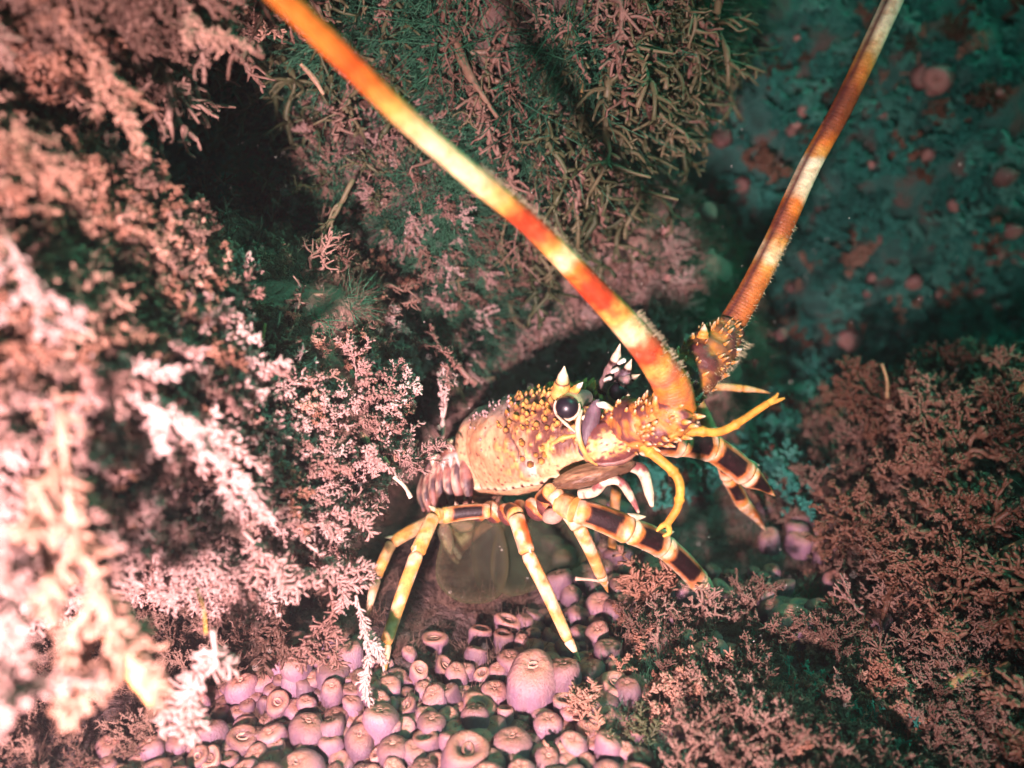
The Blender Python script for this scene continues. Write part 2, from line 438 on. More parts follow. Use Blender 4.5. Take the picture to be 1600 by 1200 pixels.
LIB = {}
def protos(key, gen, mat, seeds):
    c = bpy.data.collections.new('growth_' + key)          # not linked to the scene: only instanced
    for i, s in enumerate(seeds):
        o = bpy.data.objects.new('growth_%s' % key, gen(s).mesh('growth_' + key, M[mat], True, False)); c.objects.link(o)
    LIB[key] = (c, len(seeds))
protos('pale', lambda s: bristle(s, 190, 7, .125, .044, .4, .25, .15 * (s - 10)), 'pale', range(10, 16))
protos('pale_fine', lambda s: bristle(s, 170, 8, .10, .028, .5, .3, .2 * (s - 20)), 'pale', range(20, 24))
protos('peach', lambda s: bristle(s, 150, 6, .14, .048, .4, .3, .25 * (s - 25)), 'peach', range(25, 28))
protos('peach_twig', lambda s: twig(s, 3, .6), 'peach', range(28, 31))
protos('pale_twig', lambda s: twig(s, 3, .6), 'pale', range(30, 34))
protos('red_twig', lambda s: twig(s, 5, .55, 1.15), 'red', range(40, 45))
protos('brown_twig', lambda s: twig(s, 4, .6), 'brown', range(45, 48))
protos('brown_fuzz', lambda s: fuzz(s), 'brown', range(50, 53))
protos('green_fuzz', lambda s: fuzz(s, 60, .018), 'green', range(53, 57))
protos('olive_strand', lambda s: strand(s, 12, .026, .05), 'olive', range(60, 65))
protos('brown_strand', lambda s: strand(s, 14, .034, .07), 'brown', range(65, 69))
protos('teal_fuzz', lambda s: bristle(s, 130, 7, .16, .06, .5, .3, .3 * (s - 70)), 'teal', range(70, 73))
protos('rust_crust', lambda s: bristle(s, 110, 7, .16, .07, .5, .3, .2), 'red', range(76, 79))
protos('teal_twig', lambda s: twig(s, 3, .6), 'teal', range(73, 76))

def gn_scatter(name, key, pts, dirs, size, label, cat, seed=0, squash=None):
    """one growth of turf: thousands of tufts instanced on points"""
    r = np.random.default_rng(seed); n = len(pts)
    col, cnt = LIB[key]
    me = bpy.data.meshes.new(name); me.from_pydata(np.asarray(pts).tolist(), [], [])
    E = np.zeros((n, 3))
    for i in range(n):
        q = Vector(dirs[i]).to_track_quat('Z', 'Y') @ Quaternion((0, 0, 1), r.uniform(0, 6.28))
        E[i] = q.to_euler()[:]
    a = me.attributes.new('rot', 'FLOAT_VECTOR', 'POINT'); a.data.foreach_set('vector', E.ravel())
    a = me.attributes.new('siz', 'FLOAT', 'POINT'); a.data.foreach_set('value', np.asarray(size, float))
    a = me.attributes.new('idx', 'INT', 'POINT'); a.data.foreach_set('value', r.integers(0, cnt, n).astype(np.int32))
    o = obj(name, me); tag(o, label, cat, kind='stuff')
    g = bpy.data.node_groups.new(name, 'GeometryNodeTree')
    g.interface.new_socket('Geometry', in_out='INPUT', socket_type='NodeSocketGeometry')
    g.interface.new_socket('Geometry', in_out='OUTPUT', socket_type='NodeSocketGeometry')
    N = g.nodes; gi = N.new('NodeGroupInput'); go = N.new('NodeGroupOutput'); ip = N.new('GeometryNodeInstanceOnPoints')
    ci = N.new('GeometryNodeCollectionInfo'); ci.inputs['Collection'].default_value = col
    ci.inputs['Separate Children'].default_value = True; ci.inputs['Reset Children'].default_value = True
    def attr(nm, ty):
        k = N.new('GeometryNodeInputNamedAttribute'); k.data_type = ty; k.inputs['Name'].default_value = nm; return k.outputs[0]
    L = g.links
    L.new(gi.outputs[0], ip.inputs['Points']); L.new(ci.outputs[0], ip.inputs['Instance']); ip.inputs['Pick Instance'].default_value = True
    L.new(attr('idx', 'INT'), ip.inputs['Instance Index'])
    e2r = N.new('FunctionNodeEulerToRotation'); L.new(attr('rot', 'FLOAT_VECTOR'), e2r.inputs[0]); L.new(e2r.outputs[0], ip.inputs['Rotation'])
    L.new(attr('siz', 'FLOAT'), ip.inputs['Scale']); L.new(ip.outputs[0], go.inputs[0])
    md = o.modifiers.new('growth', 'NODES'); md.node_group = g
    return o

def sample(surf, n, seed, margin=220, facing=-.25):
    """random points on a rock that lie about the view"""
    W, F = surf; r = np.random.default_rng(seed)
    A, B, C = W[F[:, 0]], W[F[:, 1]], W[F[:, 2]]
    N = np.cross(B - A, C - A); ar = np.linalg.norm(N, axis=1); N = N / (ar[:, None] + 1e-12)
    cen = (A + B + C) / 3; tc = CAM - cen; tc = tc / np.linalg.norm(tc, axis=1)[:, None]
    x, y, d = project(cen)
    ok = ((N * tc).sum(1) > facing) & (x > -margin) & (x < 1600 + margin) & (y > -margin) & (y < 1200 + margin) & (d > .1)
    w = ar * ok
    i = r.choice(len(F), n, p=w / w.sum()); u, v = r.random(n), r.random(n); s = u + v > 1; u[s], v[s] = 1 - u[s], 1 - v[s]
    return A[i] + (B[i] - A[i]) * u[:, None] + (C[i] - A[i]) * v[:, None], N[i]

_ALL = []
def seen(P, N):
    """leave out tufts that stay buried behind other rock from anywhere near the camera"""
    from mathutils.bvhtree import BVHTree
    if not _ALL:
        for W, F in (R_A, R_A2, R_A3, R_B, R_C, R_C2, R_C3, R_D, R_E, R_H): _ALL.append(BVHTree.FromPolygons(W.tolist(), F.tolist()))
    ok = np.zeros(len(P), bool); eyes = [Vector(CAM), Vector(CAM) + Vector((.2, 0, .05)), Vector(CAM) + Vector((-.2, 0, .05)), Vector(CAM) + Vector((0, 0, .15)), Vector(CAM) + Vector((0, 0, -.15))]
    for i in range(len(P)):
        q = Vector(P[i] + N[i] * .02)
        for e in eyes:
            d = e - q; L = d.length; d /= L
            if not any(t.ray_cast(q, d, L)[0] is not None for t in _ALL): ok[i] = True; break
    return ok

def dirs_of(N, bias=(0, 0, 0), jit=.4, seed=0):
    r = np.random.default_rng(seed)
    D = N + np.asarray(bias) + r.normal(0, jit, N.shape); return D / np.linalg.norm(D, axis=1)[:, None]

def patch(P, scale, thr, seed):      # growth comes in patches
    return fbm(P * scale, seed, 3) > thr

def put(name, key, surf, n, size, label, cat, bias=(0, 0, 0), jit=.4, seed=0, keep=None, sink=.002):
    P, N = sample(surf, n, seed)
    if keep is not None:
        k = keep(P, N); P, N = P[k], N[k]
    k = seen(P, N); P, N = P[k], N[k]
    D = dirs_of(N, bias, jit, seed + 1)
    s = np.random.default_rng(seed + 2).uniform(size[0], size[1], len(P))
    return gn_scatter(name, key, P - N * sink, D, s, label, cat, seed + 3)

# left overhang
put('pale_bryozoan_turf', 'pale', R_A3, 1700, (.015, .034), 'dense pale pink bryozoan turf over the rock nose at left', 'turf', (.1, -.2, -.6), .45, 100, lambda P, N: (P[:, 2] < .255 + .04 * noise(P * 25, 6)) & patch(P, 22, -.7, 31))
put('brown_nose_turf', 'brown_twig', R_A3, 500, (.012, .028), 'brown twigs on the upper side of the rock nose', 'turf', (.1, -.1, -.4), .5, 101, lambda P, N: P[:, 2] > .22)
put('peach_bryozoan_turf', 'peach', R_A3, 1500, (.010, .024), 'peach bryozoan tufts on the rock nose at left', 'turf', (.1, -.1, -.3), .5, 110)
put('brown_fuzz_turf', 'peach_twig', R_A3, 700, (.008, .016), 'low peach twigs on the rock nose at left', 'turf', (0, 0, -.2), .4, 120)
put('pale_overhang_turf', 'pale', R_A, 2600, (.014, .032), 'pale bryozoan turf over the lower half of the left overhang', 'turf', (.15, -.1, -.5), .45, 102, lambda P, N: (P[:, 2] < .20 + .035 * noise(P * 22, 2)) & patch(P, 22, -.7, 31))
put('peach_overhang_turf', 'peach', R_A, 1500, (.010, .022), 'peach bryozoan tufts on the left overhang', 'turf', (.1, -.1, -.3), .5, 112, lambda P, N: patch(P, 18, -.35, 32))
put('brown_overhang_turf', 'brown_fuzz', R_A, 1100, (.007, .014), 'low brown fuzz on the left overhang', 'turf', (0, 0, -.2), .4, 122)
put('green_fuzz_turf', 'green_fuzz', R_A, 380, (.008, .016), 'dull green fuzz along the top of the left overhang', 'turf', (0, 0, 0), .4, 125, lambda P, N: (P[:, 2] > .21) & patch(P, 16, -.1, 36))
put('overhang_strand_turf', 'brown_strand', R_A, 320, (.02, .045), 'brown stalks straggling over the top of the left overhang', 'weed', (.1, -.3, .1), .6, 127, lambda P, N: P[:, 2] > .17)
put('ledge_turf', 'pale_fine', R_A2, 900, (.016, .032), 'crisp pale bryozoan turf on the ledge beside the tail', 'turf', (.25, -.2, -.35), .45, 130)
put('ledge_twig_turf', 'pale_twig', R_A2, 300, (.014, .026), 'pale knobbly twigs on the ledge beside the tail', 'turf', (.4, -.1, -.1), .5, 135)
# upper left
put('upper_left_strands', 'brown_strand', R_B, 160, (.03, .07), 'blurred brown strands hanging at the upper left', 'weed', (.4, -.1, -2), .4, 143)
put('upper_left_twigs', 'brown_twig', R_B, 420, (.020, .045), 'blurred brown weed hanging at the upper left', 'weed', (.2, -.1, -.7), .4, 141)
put('upper_left_turf', 'peach', R_B, 260, (.018, .040), 'blurred pale bryozoan turf hanging at the upper left', 'turf', (.1, -.1, -.6), .4, 140, lambda P, N: patch(P, 14, -.1, 33))
put('upper_left_fuzz', 'brown_fuzz', R_B, 900, (.010, .024), 'brown fuzz on the upper left rock', 'turf', (0, 0, -.4), .4, 145)
# middle face
put('hanging_strand_turf', 'olive_strand', R_C, 520, (.05, .12), 'olive stalks hanging off the middle rock face', 'weed', (.2, -.1, -4), .3, 150, lambda P, N: patch(P, 10, -.2, 34))
put('brown_strand_turf', 'brown_strand', R_C, 380, (.03, .08), 'brown branching stalks on the middle rock face', 'weed', (.2, -.1, -3.5), .35, 155)
put('green_weed_turf', 'green_fuzz', R_C, 1500, (.018, .045), 'dark green weed fuzz on the middle rock face', 'weed', (0, 0, -.5), .4, 160, lambda P, N: patch(P, 9, -.15, 35))
put('brown_face_turf', 'brown_twig', R_C, 450, (.016, .034), 'brown bushy turf on the middle rock face', 'turf', (0, 0, -.6), .4, 165, lambda P, N: patch(P, 12, -.05, 37))
put('pale_face_turf', 'pale_fine', R_C, 500, (.016, .032), 'pale frayed bryozoan fringe under the middle rock face', 'turf', (0, -.1, -.7), .4, 167, lambda P, N: (P[:, 2] < .42) & (P[:, 0] < .08) & patch(P, 12, -.1, 38))
# rock foot behind the lobster
put('pale_foot_turf', 'pale_fine', R_C2, 3200, (.012, .030), 'dusty pale bryozoan turf behind the lobster, thickened to brighten the torch patch', 'turf', (0, -.1, -.2), .5, 170, lambda P, N: (P[:, 0] < .17) & (P[:, 2] > .06) & patch(P, 10, -.7, 39))  # pale growth kept to this area partly paints the torch-lit patch
put('green_foot_turf', 'green_fuzz', R_C2, 600, (.012, .026), 'dark green fuzz on the rock behind the lobster', 'turf', (0, 0, -.2), .4, 175)
put('brown_foot_turf', 'brown_twig', R_C2, 500, (.014, .028), 'brown twiggy turf on the rock behind the lobster', 'turf', (0, 0, -.2), .4, 177)
# shoulder left of the lobster
put('green_shoulder_turf', 'green_fuzz', R_C3, 1300, (.012, .026), 'green fuzz on the rock shoulder left of the lobster', 'turf', (0, 0, -.3), .4, 240, lambda P, N: patch(P, 12, -.3, 51))
put('brown_shoulder_turf', 'brown_twig', R_C3, 500, (.014, .028), 'brown twiggy turf on the rock shoulder', 'turf', (0, 0, -.4), .4, 243)
put('pale_shoulder_turf', 'pale_fine', R_C3, 700, (.014, .028), 'frayed pale turf in patches on the rock shoulder', 'turf', (.1, -.1, -.5), .45, 246, lambda P, N: patch(P, 13, .02, 52))
put('strand_shoulder_turf', 'olive_strand', R_C3, 160, (.02, .05), 'olive stalks off the rock shoulder', 'weed', (.1, -.3, -.5), .5, 249)
# back wall
put('rust_wall_turf', 'rust_crust', R_D, 1100, (.02, .055), 'out of focus rust coloured crusts on the back reef wall', 'turf', (0, 0, 0), .5, 182, lambda P, N: patch(P, 6, -.15, 64))
put('pink_wall_tufts', 'peach', R_D, 420, (.014, .034), 'out of focus pinkish tufts on the back reef wall', 'turf', (0, 0, 0), .5, 184, lambda P, N: patch(P, 7, .05, 65))
put('teal_wall_turf', 'teal_fuzz', R_D, 3600, (.020, .050), 'out of focus turf over the back reef wall, teal daylight in its colour', 'turf', (0, 0, -.1), .4, 180)
put('brown_wall_turf', 'red_twig', R_D, 800, (.022, .05), 'out of focus red brown weed patches on the back reef wall', 'weed', (0, 0, -.1), .5, 185, lambda P, N: patch(P, 5, -.05, 40))
put('teal_wall_twigs', 'teal_twig', R_D, 800, (.025, .05), 'out of focus twigs on the back reef wall, teal daylight in their colour', 'weed', (0, 0, 0), .5, 187)
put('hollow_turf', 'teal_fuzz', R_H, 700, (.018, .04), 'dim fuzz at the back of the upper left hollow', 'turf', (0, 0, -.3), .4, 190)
# right mound
put('red_weed_turf', 'red_twig', R_E, 400, (.030, .095), 'bushy red brown weed over the right mound', 'weed', (-.25, -.2, .5), .45, 200, lambda P, N: patch(P, 13, -.12, 61))
put('mound_fuzz_turf', 'brown_fuzz', R_E, 600, (.010, .020), 'fine brown fuzz through the red weed at right', 'weed', (0, 0, .4), .5, 209)
put('tan_mound_turf', 'peach_twig', R_E, 420, (.020, .045), 'tan twigs in patches on the right mound', 'weed', (-.1, -.2, .4), .5, 203, lambda P, N: patch(P, 12, .1, 62))
put('red_fuzz_turf', 'brown_twig', R_E, 260, (.018, .050), 'short brown twigs between the red weed at right', 'weed', (0, 0, .3), .4, 205)
put('green_mound_turf', 'green_fuzz', R_E, 500, (.014, .028), 'green fuzz between the red weed at right', 'weed', (0, 0, .3), .4, 207, lambda P, N: patch(P, 9, .05, 41))

# floor growth in pixel-free world regions
def floor_pts(n, x0, x1, y0, y1, seed, keep=None):
    r = np.random.default_rng(seed); x = r.uniform(x0, x1, n); y = r.uniform(y0, y1, n); P = np.stack([x, y, floor_z(x, y)], -1)
    if keep is not None: P = P[keep(P)]
    return P, np.tile([0, 0, 1.], (len(P), 1))
def put_floor(name, key, n, box, size, label, cat, seed, keep=None, bias=(0, 0, .4), jit=.4):
    P, N = floor_pts(n, *box, seed, keep); D = dirs_of(N, bias, jit, seed + 1)
    gn_scatter(name, key, P, D, np.random.default_rng(seed + 2).uniform(*size, len(P)), label, cat, seed)
put_floor('floor_fuzz', 'brown_fuzz', 3200, (-.42, .5, .24, .95), (.006, .014), 'short brown fuzz on the sea floor', 'turf', 210)
put_floor('floor_brown_weed', 'brown_twig', 420, (-.40, -.105, .25, .52), (.014, .030), 'brown bushy weed on the floor at the lower left', 'weed', 213, lambda P: P[:, 0] < -.235 + .6 * (P[:, 1] - .3))
put_floor('floor_green_fuzz', 'green_fuzz', 420, (.05, .34, .28, .52), (.007, .015), 'green fuzz on the floor at the lower right', 'turf', 216, lambda P: patch(P, 14, -.1, 42))
put_floor('floor_red_weed', 'brown_twig', 420, (.12, .42, .26, .47), (.018, .044), 'red brown weed tufts on the floor at the lower right', 'weed', 219, lambda P: patch(P, 10, -.05, 43))
put_floor('floor_brown_tufts', 'brown_twig', 260, (.08, .42, .25, .45), (.014, .040), 'brown weed tufts over the floor at the lower right', 'weed', 234)
put_floor('floor_tan_tufts', 'peach', 170, (.06, .34, .26, .46), (.012, .028), 'tan tufts scattered on the floor at the lower right', 'turf', 225, lambda P: patch(P, 16, -.1, 44))
put_floor('floor_grey_twigs', 'teal_twig', 260, (.06, .36, .27, .50), (.012, .026), 'grey green twigs on the floor at the lower right', 'turf', 228, lambda P: patch(P, 12, -.1, 45))
put_floor('floor_right_fuzz', 'teal_fuzz', 700, (.55, 1.2, .2, 1.1), (.016, .040), 'dark turf on the floor beyond the right mound, coloured with teal daylight', 'turf', 231)
put_floor('floor_far_fuzz', 'teal_fuzz', 800, (.1, .8, .62, 1.1), (.016, .034), 'dark fuzz on the floor towards the back wall, coloured with teal daylight', 'turf', 222)

# ------------------------------------------------------------------ the spiny lobster
LO = np.array([.025, .505, .121]); YAW, PIT, ROL = math.radians(42), math.radians(24), math.radians(2)
_f = np.array([math.cos(YAW) * math.cos(PIT), -math.sin(YAW) * math.cos(PIT), math.sin(PIT)])
_l = np.array([math.sin(YAW), math.cos(YAW), 0]); _u = np.cross(_f, _l)
_l2 = _l * math.cos(ROL) + _u * math.sin(ROL); _u2 = np.cross(_f, _l2)
LM = np.stack([_f, _l2, _u2])
def lob(p): return np.asarray(p, float) @ LM + LO      # lobster frame (forward, left, up) to the world
BASE = np.array([.025, .505, 0.0])

lobster = empty('spiny_lobster', BASE)
tag(lobster, 'orange and brown spiny lobster with long banded antennae standing on the polyps', 'lobster')

def lpart(name, V, F, col, mat='shell', parent=None, sub=None):
    p = parent or lobster
    o = obj(name, make_mesh(name, np.asarray(V) - BASE, F, M[mat], col), p)
    return o
def lacc(name, acc, mat='shell', parent=None):
    return lpart(name, np.concatenate(acc.V), acc.F, np.concatenate(acc.C), mat, parent)

PEACH = np.array([.68, .39, .21]); MAUVE = np.array([.33, .20, .19]); DARK = np.array([.07, .022, .02]); YEL = np.array([.60, .32, .09])
CREAM = np.array([.74, .55, .38]); ORANGE = np.array([.66, .26, .05]); WHITE = np.array([.78, .66, .58]); PURP = np.array([.10, .06, .075]); RED = np.array([.50, .075, .02])

def cara_prof(u):
    w = np.interp(u, [0, .1, .35, .6, .8, 1], [.030, .033, .037, .034, .029, .020])
    h = np.interp(u, [0, .1, .35, .6, .8, 1], [.030, .033, .037, .0355, .031, .020])
    b = np.interp(u, [0, .1, .35, .6, .8, 1], [.024, .029, .032, .029, .022, .010])
    return w, h, b

def cara_pt(u, v, lift=0):
    """u 0 rear .. 1 front, v angle from the back ridge, + on the lobster's left"""
    u = np.asarray(u, float); v = np.asarray(v, float)
    w, h, b = cara_prof(u); x = -.066 + .126 * u
    end = np.sqrt(np.clip(1 - ((u - .86) / .14).clip(0, 1) ** 2.2, 0, 1)) * np.sqrt(np.clip(1 - ((.04 - u) / .04).clip(0, 1) ** 2, 0, 1) * .3 + .7)
    s, c = np.sin(v), np.cos(v)
    y = (w * end + lift) * np.sign(s) * np.abs(s) ** .82; z = np.where(c > 0, (h * end + lift) * np.abs(c) ** .9, -(b * end + lift) * np.abs(c) ** .7)
    return np.stack([x, y, z], -1)

nu, nv = 170, 150
U_, V_ = np.meshgrid(np.linspace(0, 1, nu), np.linspace(-math.pi, math.pi, nv, endpoint=False), indexing='ij')
av = np.abs(V_)
groove = np.exp(-((U_ - (.44 + .13 * sstep(.2, 1.9, av))) / .016) ** 2) * sstep(2.1, 1.5, av)
rim = np.exp(-((U_ - .075) / .030) ** 2); rgro = np.exp(-((U_ - .145) / .014) ** 2) * sstep(2.5, 2.2, av)
P0 = cara_pt(U_, V_)
nz = fbm(P0 * 90, 11, 4); nz2 = fbm(P0 * 260, 15, 3)
front = sstep(.42, .70, U_ + .10 * nz + .05 * nz2) * sstep(2.3, 1.6, av)
lift = .0014 * rim - .0016 * rgro - .0022 * groove + .0006 * nz + (.0011 * front + .0003) * np.maximum(nz2, -.2)
lower = np.exp(-((av - 2.02 - .25 * U_) / .07) ** 2)
lift += .0010 * lower
P1 = cara_pt(U_, V_, lift)
col = mix(PEACH, PEACH * [.72, .58, .56], sstep(-.4, .8, nz + .5 * nz2))
col = mix(col, MAUVE, sstep(1.0, .35, av + .25 * nz) * .9)
fcol = mix(np.broadcast_to(DARK * 1.6, col.shape), YEL, sstep(.05, .75, nz2 + .4 * nz))
col = mix(col, fcol, front * .92)
col = mix(col, PURP * .7, groove * .7 * sstep(-.6, .2, nz)); col = mix(col, [.34, .17, .09], rgro * .75)
col = mix(col, WHITE, np.exp(-((U_ - .60) / .03) ** 2 - ((av - 1.75) / .16) ** 2))
col = mix(col, DARK, np.exp(-((U_ - .655) / .022) ** 2 - ((av - 1.86) / .10) ** 2))
col = mix(col, [.66, .40, .20], sstep(.60, .68, U_) * sstep(1.55, 1.72, av) * sstep(2.5, 2.3, av) * .8)
dots = np.sin(U_ * 95) > .55
col = mix(col, CREAM, lower * .8); col = np.where(((lower > .6) & dots)[..., None], DARK, col)
F = []
for i in range(nu - 1):
    for j in range(nv):
        k = (j + 1) % nv; F.append((i * nv + j, (i + 1) * nv + j, (i + 1) * nv + k, i * nv + k))
carapace = lpart('carapace', lob(P1.reshape(-1, 3)), F, col.reshape(-1, 3))

# tubercles and small spines over the back and the head
acc = Acc(); r = np.random.default_rng(5)
for k in range(330):
    hd = r.random() < .72
    u = r.triangular(.36, .80, .98) if hd else r.uniform(.14, .52); v = r.normal(0, .66) if hd else r.normal(0, .55)
    if hd and r.random() < .35: v = r.uniform(-1.6, 1.6)
    p = cara_pt(u, v); n = cara_pt(u, v, .001) - p; n = n / np.linalg.norm(n) + np.array([.75, 0, .1])
    s = (r.uniform(.0012, .0030) if hd else r.uniform(.0007, .0016)) * (1.35 if abs(v) < .9 and u > .75 else 1)
    V, Fc, t, a = cone(lob(p), (n @ LM), s * r.uniform(1.4, 2.4), s, 6)
    c = mix(np.broadcast_to((DARK * 2 if hd else MAUVE), (len(t), 3)), (mix(YEL, ORANGE, r.random() * .7) * r.uniform(.45, 1.1) if hd else MAUVE * 1.35), sstep(.15, .5, t))
    acc.add(V, Fc, c)
tb = lacc('tubercles', acc, 'plain_shell'); tag(tb, kind='stuff')

def spike(name, p, q, r0, bands=(), base=YEL, tip=CREAM, parent=None, ns=12, mat='plain_shell', bend=0):
    p, q = np.asarray(p), np.asarray(q); K = smoothcurve([p, (p + q) / 2 + bend * np.array([0, 0, 1]), q], 22)
    tt = np.linspace(0, 1, 22); V, F, t, a = tube(K, r0 * (1 - tt ** 1.6 * .96) * (1 + .06 * np.sin(tt * 20)), ns)
    c = mix(np.broadcast_to(base, (len(t), 3)), tip, sstep(.45, .75, t))
    for b0, b1 in bands: c = np.where(((t > b0) & (t < b1))[:, None], DARK * .6, c)
    return lpart(name, V, F, c, mat, parent)

# horns above the eyes
h1 = spike('horn', at(876, 618, .487), at(882, 572, .474), .0062, [(.44, .52)], YEL, CREAM)
spike('side_spine', at(896, 612, .482), at(911, 597, .474), .0030, (), ORANGE, WHITE, h1)
h2 = spike('horn', at(950, 606, .525), at(969, 537, .508), .0068, [(.55, .66)], MAUVE * .8, CREAM)
spike('side_spine', at(972, 596, .515), at(987, 561, .508), .0046, [(.5, .6)], PURP, CREAM, h2)
spike('side_spine', at(972, 598, .512), at(1000, 585, .505), .0042, [(.55, .62)], MAUVE, CREAM, h2)
ac2 = Acc()
for k in range(9):
    q = at(946 + 3.6 * k, 594 - 4.6 * k + (k % 3) * 3, .508 - .0006 * k); bmv = cone(q, at(880, 560, .42) - q, .0022, .0018, 7); ac2.add(bmv[0], bmv[1], WHITE)
lacc('bead_row', ac2, 'plain_shell', h2)

def ellipsoid(name, c, ax, col, mat='plain_shell', parent=None, n=28, m=18, bumpy=0.0, seed=1):
    """ax: three world half-axis vectors"""
    a, b = np.meshgrid(np.linspace(0, math.pi, m), np.linspace(0, 2 * math.pi, n, endpoint=False), indexing='ij')
    S = np.stack([np.sin(a) * np.cos(b), np.sin(a) * np.sin(b), np.cos(a)], -1).reshape(-1, 3)
    k = 1 + bumpy * fbm(S * 4.5 + seed, seed, 3)
    V = np.asarray(c) + (S * k[:, None]) @ np.asarray(ax)
    F = [(i * n + j, (i + 1) * n + j, (i + 1) * n + (j + 1) % n, i * n + (j + 1) % n) for i in range(m - 1) for j in range(n)]
    cc = col(S) if callable(col) else np.broadcast_to(col, (len(S), 3))
    return lpart(name, V, F, cc, mat, parent)

def seg3(P, r, n=26, ns=14, flat=1.0, up=None): return tube(smoothcurve(P, n), np.interp(np.linspace(0, 1, n), np.linspace(0, 1, len(r)), r), ns, flat, up)

# eyes on their stalks
def eye(x, y, d, rr, sx, sy, sd):
    c = at(x, y, d); back = at(sx, sy, sd)
    V, F, t, a = seg3([back, (back + c) / 2 + np.array([0, 0, .002]), c + (c - back) * .1], [rr * .75, rr * .8, rr * 1.02, rr * .98], ns=18)
    st = lpart('eye_stalk', V, F, mix(np.broadcast_to(MAUVE, (len(t), 3)), [.42, .40, .22], sstep(.4, .8, t)))
    dv = CAM - c; dv = dv / np.linalg.norm(dv); s = np.cross(dv, [0, 0, 1]); s /= np.linalg.norm(s); q = np.cross(s, dv)
    e = ellipsoid('eye', c + dv * rr * .35, [s * rr * 1.0, q * rr * .98, dv * rr * .95], (0, 0, 0), 'eye', None, 40, 26)
    return c, s, q, dv
c, s, q, dv = eye(886, 636, .478, .0070, 915, 622, .498)
eye(966, 612, .515, .0060, 955, 632, .525)
ang = np.linspace(math.radians(160), math.radians(390), 40)
K = c + dv * .0028 + (np.cos(ang)[:, None] * s + np.sin(ang)[:, None] * q) * .0074
V, F, t, a = tube(K, .0006 + .0005 * np.sin(np.linspace(0, math.pi, 40)), 8)
lpart('eye_rim', V, F, np.broadcast_to(CREAM * .85, (len(t), 3)), 'plain_shell')
V, F, t, a = seg3([at(869, 648, .474), at(884, 662, .472), at(899, 675, .470)], [.0007, .0011, .0006], ns=8); lpart('cheek_ridge', V, F, np.broadcast_to(CREAM * .75, (len(t), 3)), 'plain_shell')
V, F, t, a = seg3([at(902, 656, .468), at(918, 650, .466), at(926, 640, .468)], [.0010, .0015, .0008], ns=8); lpart('cheek_ridge', V, F, np.broadcast_to(CREAM, (len(t), 3)), 'plain_shell')
V, F, t, a = seg3([at(862, 694, .474), at(880, 684, .471), at(902, 680, .469)], [.0010, .0017, .0010], ns=8); lpart('cheek_ridge', V, F, np.broadcast_to(YEL, (len(t), 3)), 'plain_shell')

# head plates before the eyes: the purple plate with its pale rims, the spotted plate, the jaw
def axes(ang, a, b, c, tilt=0.0):
    ca, sa = math.cos(ang), math.sin(ang); x = (RX * ca + UP * sa); y = (-RX * sa + UP * ca)
    return [x * a, y * b, -FW * c]
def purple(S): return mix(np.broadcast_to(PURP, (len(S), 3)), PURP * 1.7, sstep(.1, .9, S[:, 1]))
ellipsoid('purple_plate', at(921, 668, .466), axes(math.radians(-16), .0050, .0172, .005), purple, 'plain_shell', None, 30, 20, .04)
V, F, t, a = seg3([at(909, 640, .468), at(903, 662, .462), at(906, 690, .461), at(920, 716, .463), at(934, 726, .465)], [.0009, .0016, .0018, .0016, .0010], 30, 8)
lpart('plate_rim', V, F, mix(np.broadcast_to(CREAM, (len(t), 3)), YEL * .8, sstep(.3, .6, t)), 'plain_shell')
V, F, t, a = seg3([at(928, 632, .466), at(944, 633, .462), at(958, 640, .460)], [.0014, .0022, .0014], 20, 8); lpart('plate_rim', V, F, mix(np.broadcast_to(WHITE, (len(t), 3)), YEL, sstep(.5, 1, t)), 'plain_shell')
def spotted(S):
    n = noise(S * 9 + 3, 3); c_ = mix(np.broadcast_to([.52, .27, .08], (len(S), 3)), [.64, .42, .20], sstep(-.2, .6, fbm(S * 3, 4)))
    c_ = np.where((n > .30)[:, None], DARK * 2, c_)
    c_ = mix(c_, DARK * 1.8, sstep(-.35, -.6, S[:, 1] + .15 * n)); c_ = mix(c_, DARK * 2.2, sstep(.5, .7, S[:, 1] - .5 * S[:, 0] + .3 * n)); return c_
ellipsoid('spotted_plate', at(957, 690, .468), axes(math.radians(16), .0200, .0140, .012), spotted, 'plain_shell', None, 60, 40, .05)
V, F, t, a = seg3([at(920, 718, .468), at(945, 724, .463), at(975, 718, .462), at(1004, 700, .464)], [.0010, .0018, .0018, .0010], 26, 10)
lpart('mouth_edge', V, F, mix(np.broadcast_to([.24, .13, .11], (len(t), 3)), [.26, .11, .05], sstep(.4, 1, t)), 'plain_shell')
ellipsoid('jaw', at(928, 740, .492), axes(math.radians(15), .026, .0070, .014), lambda S: mix(np.broadcast_to([.12, .06, .035], (len(S), 3)), [.42, .24, .13], sstep(-.1, .8, S[:, 1] + .4 * fbm(S * 3, 3))), 'plain_shell', None, 60, 40, .05)

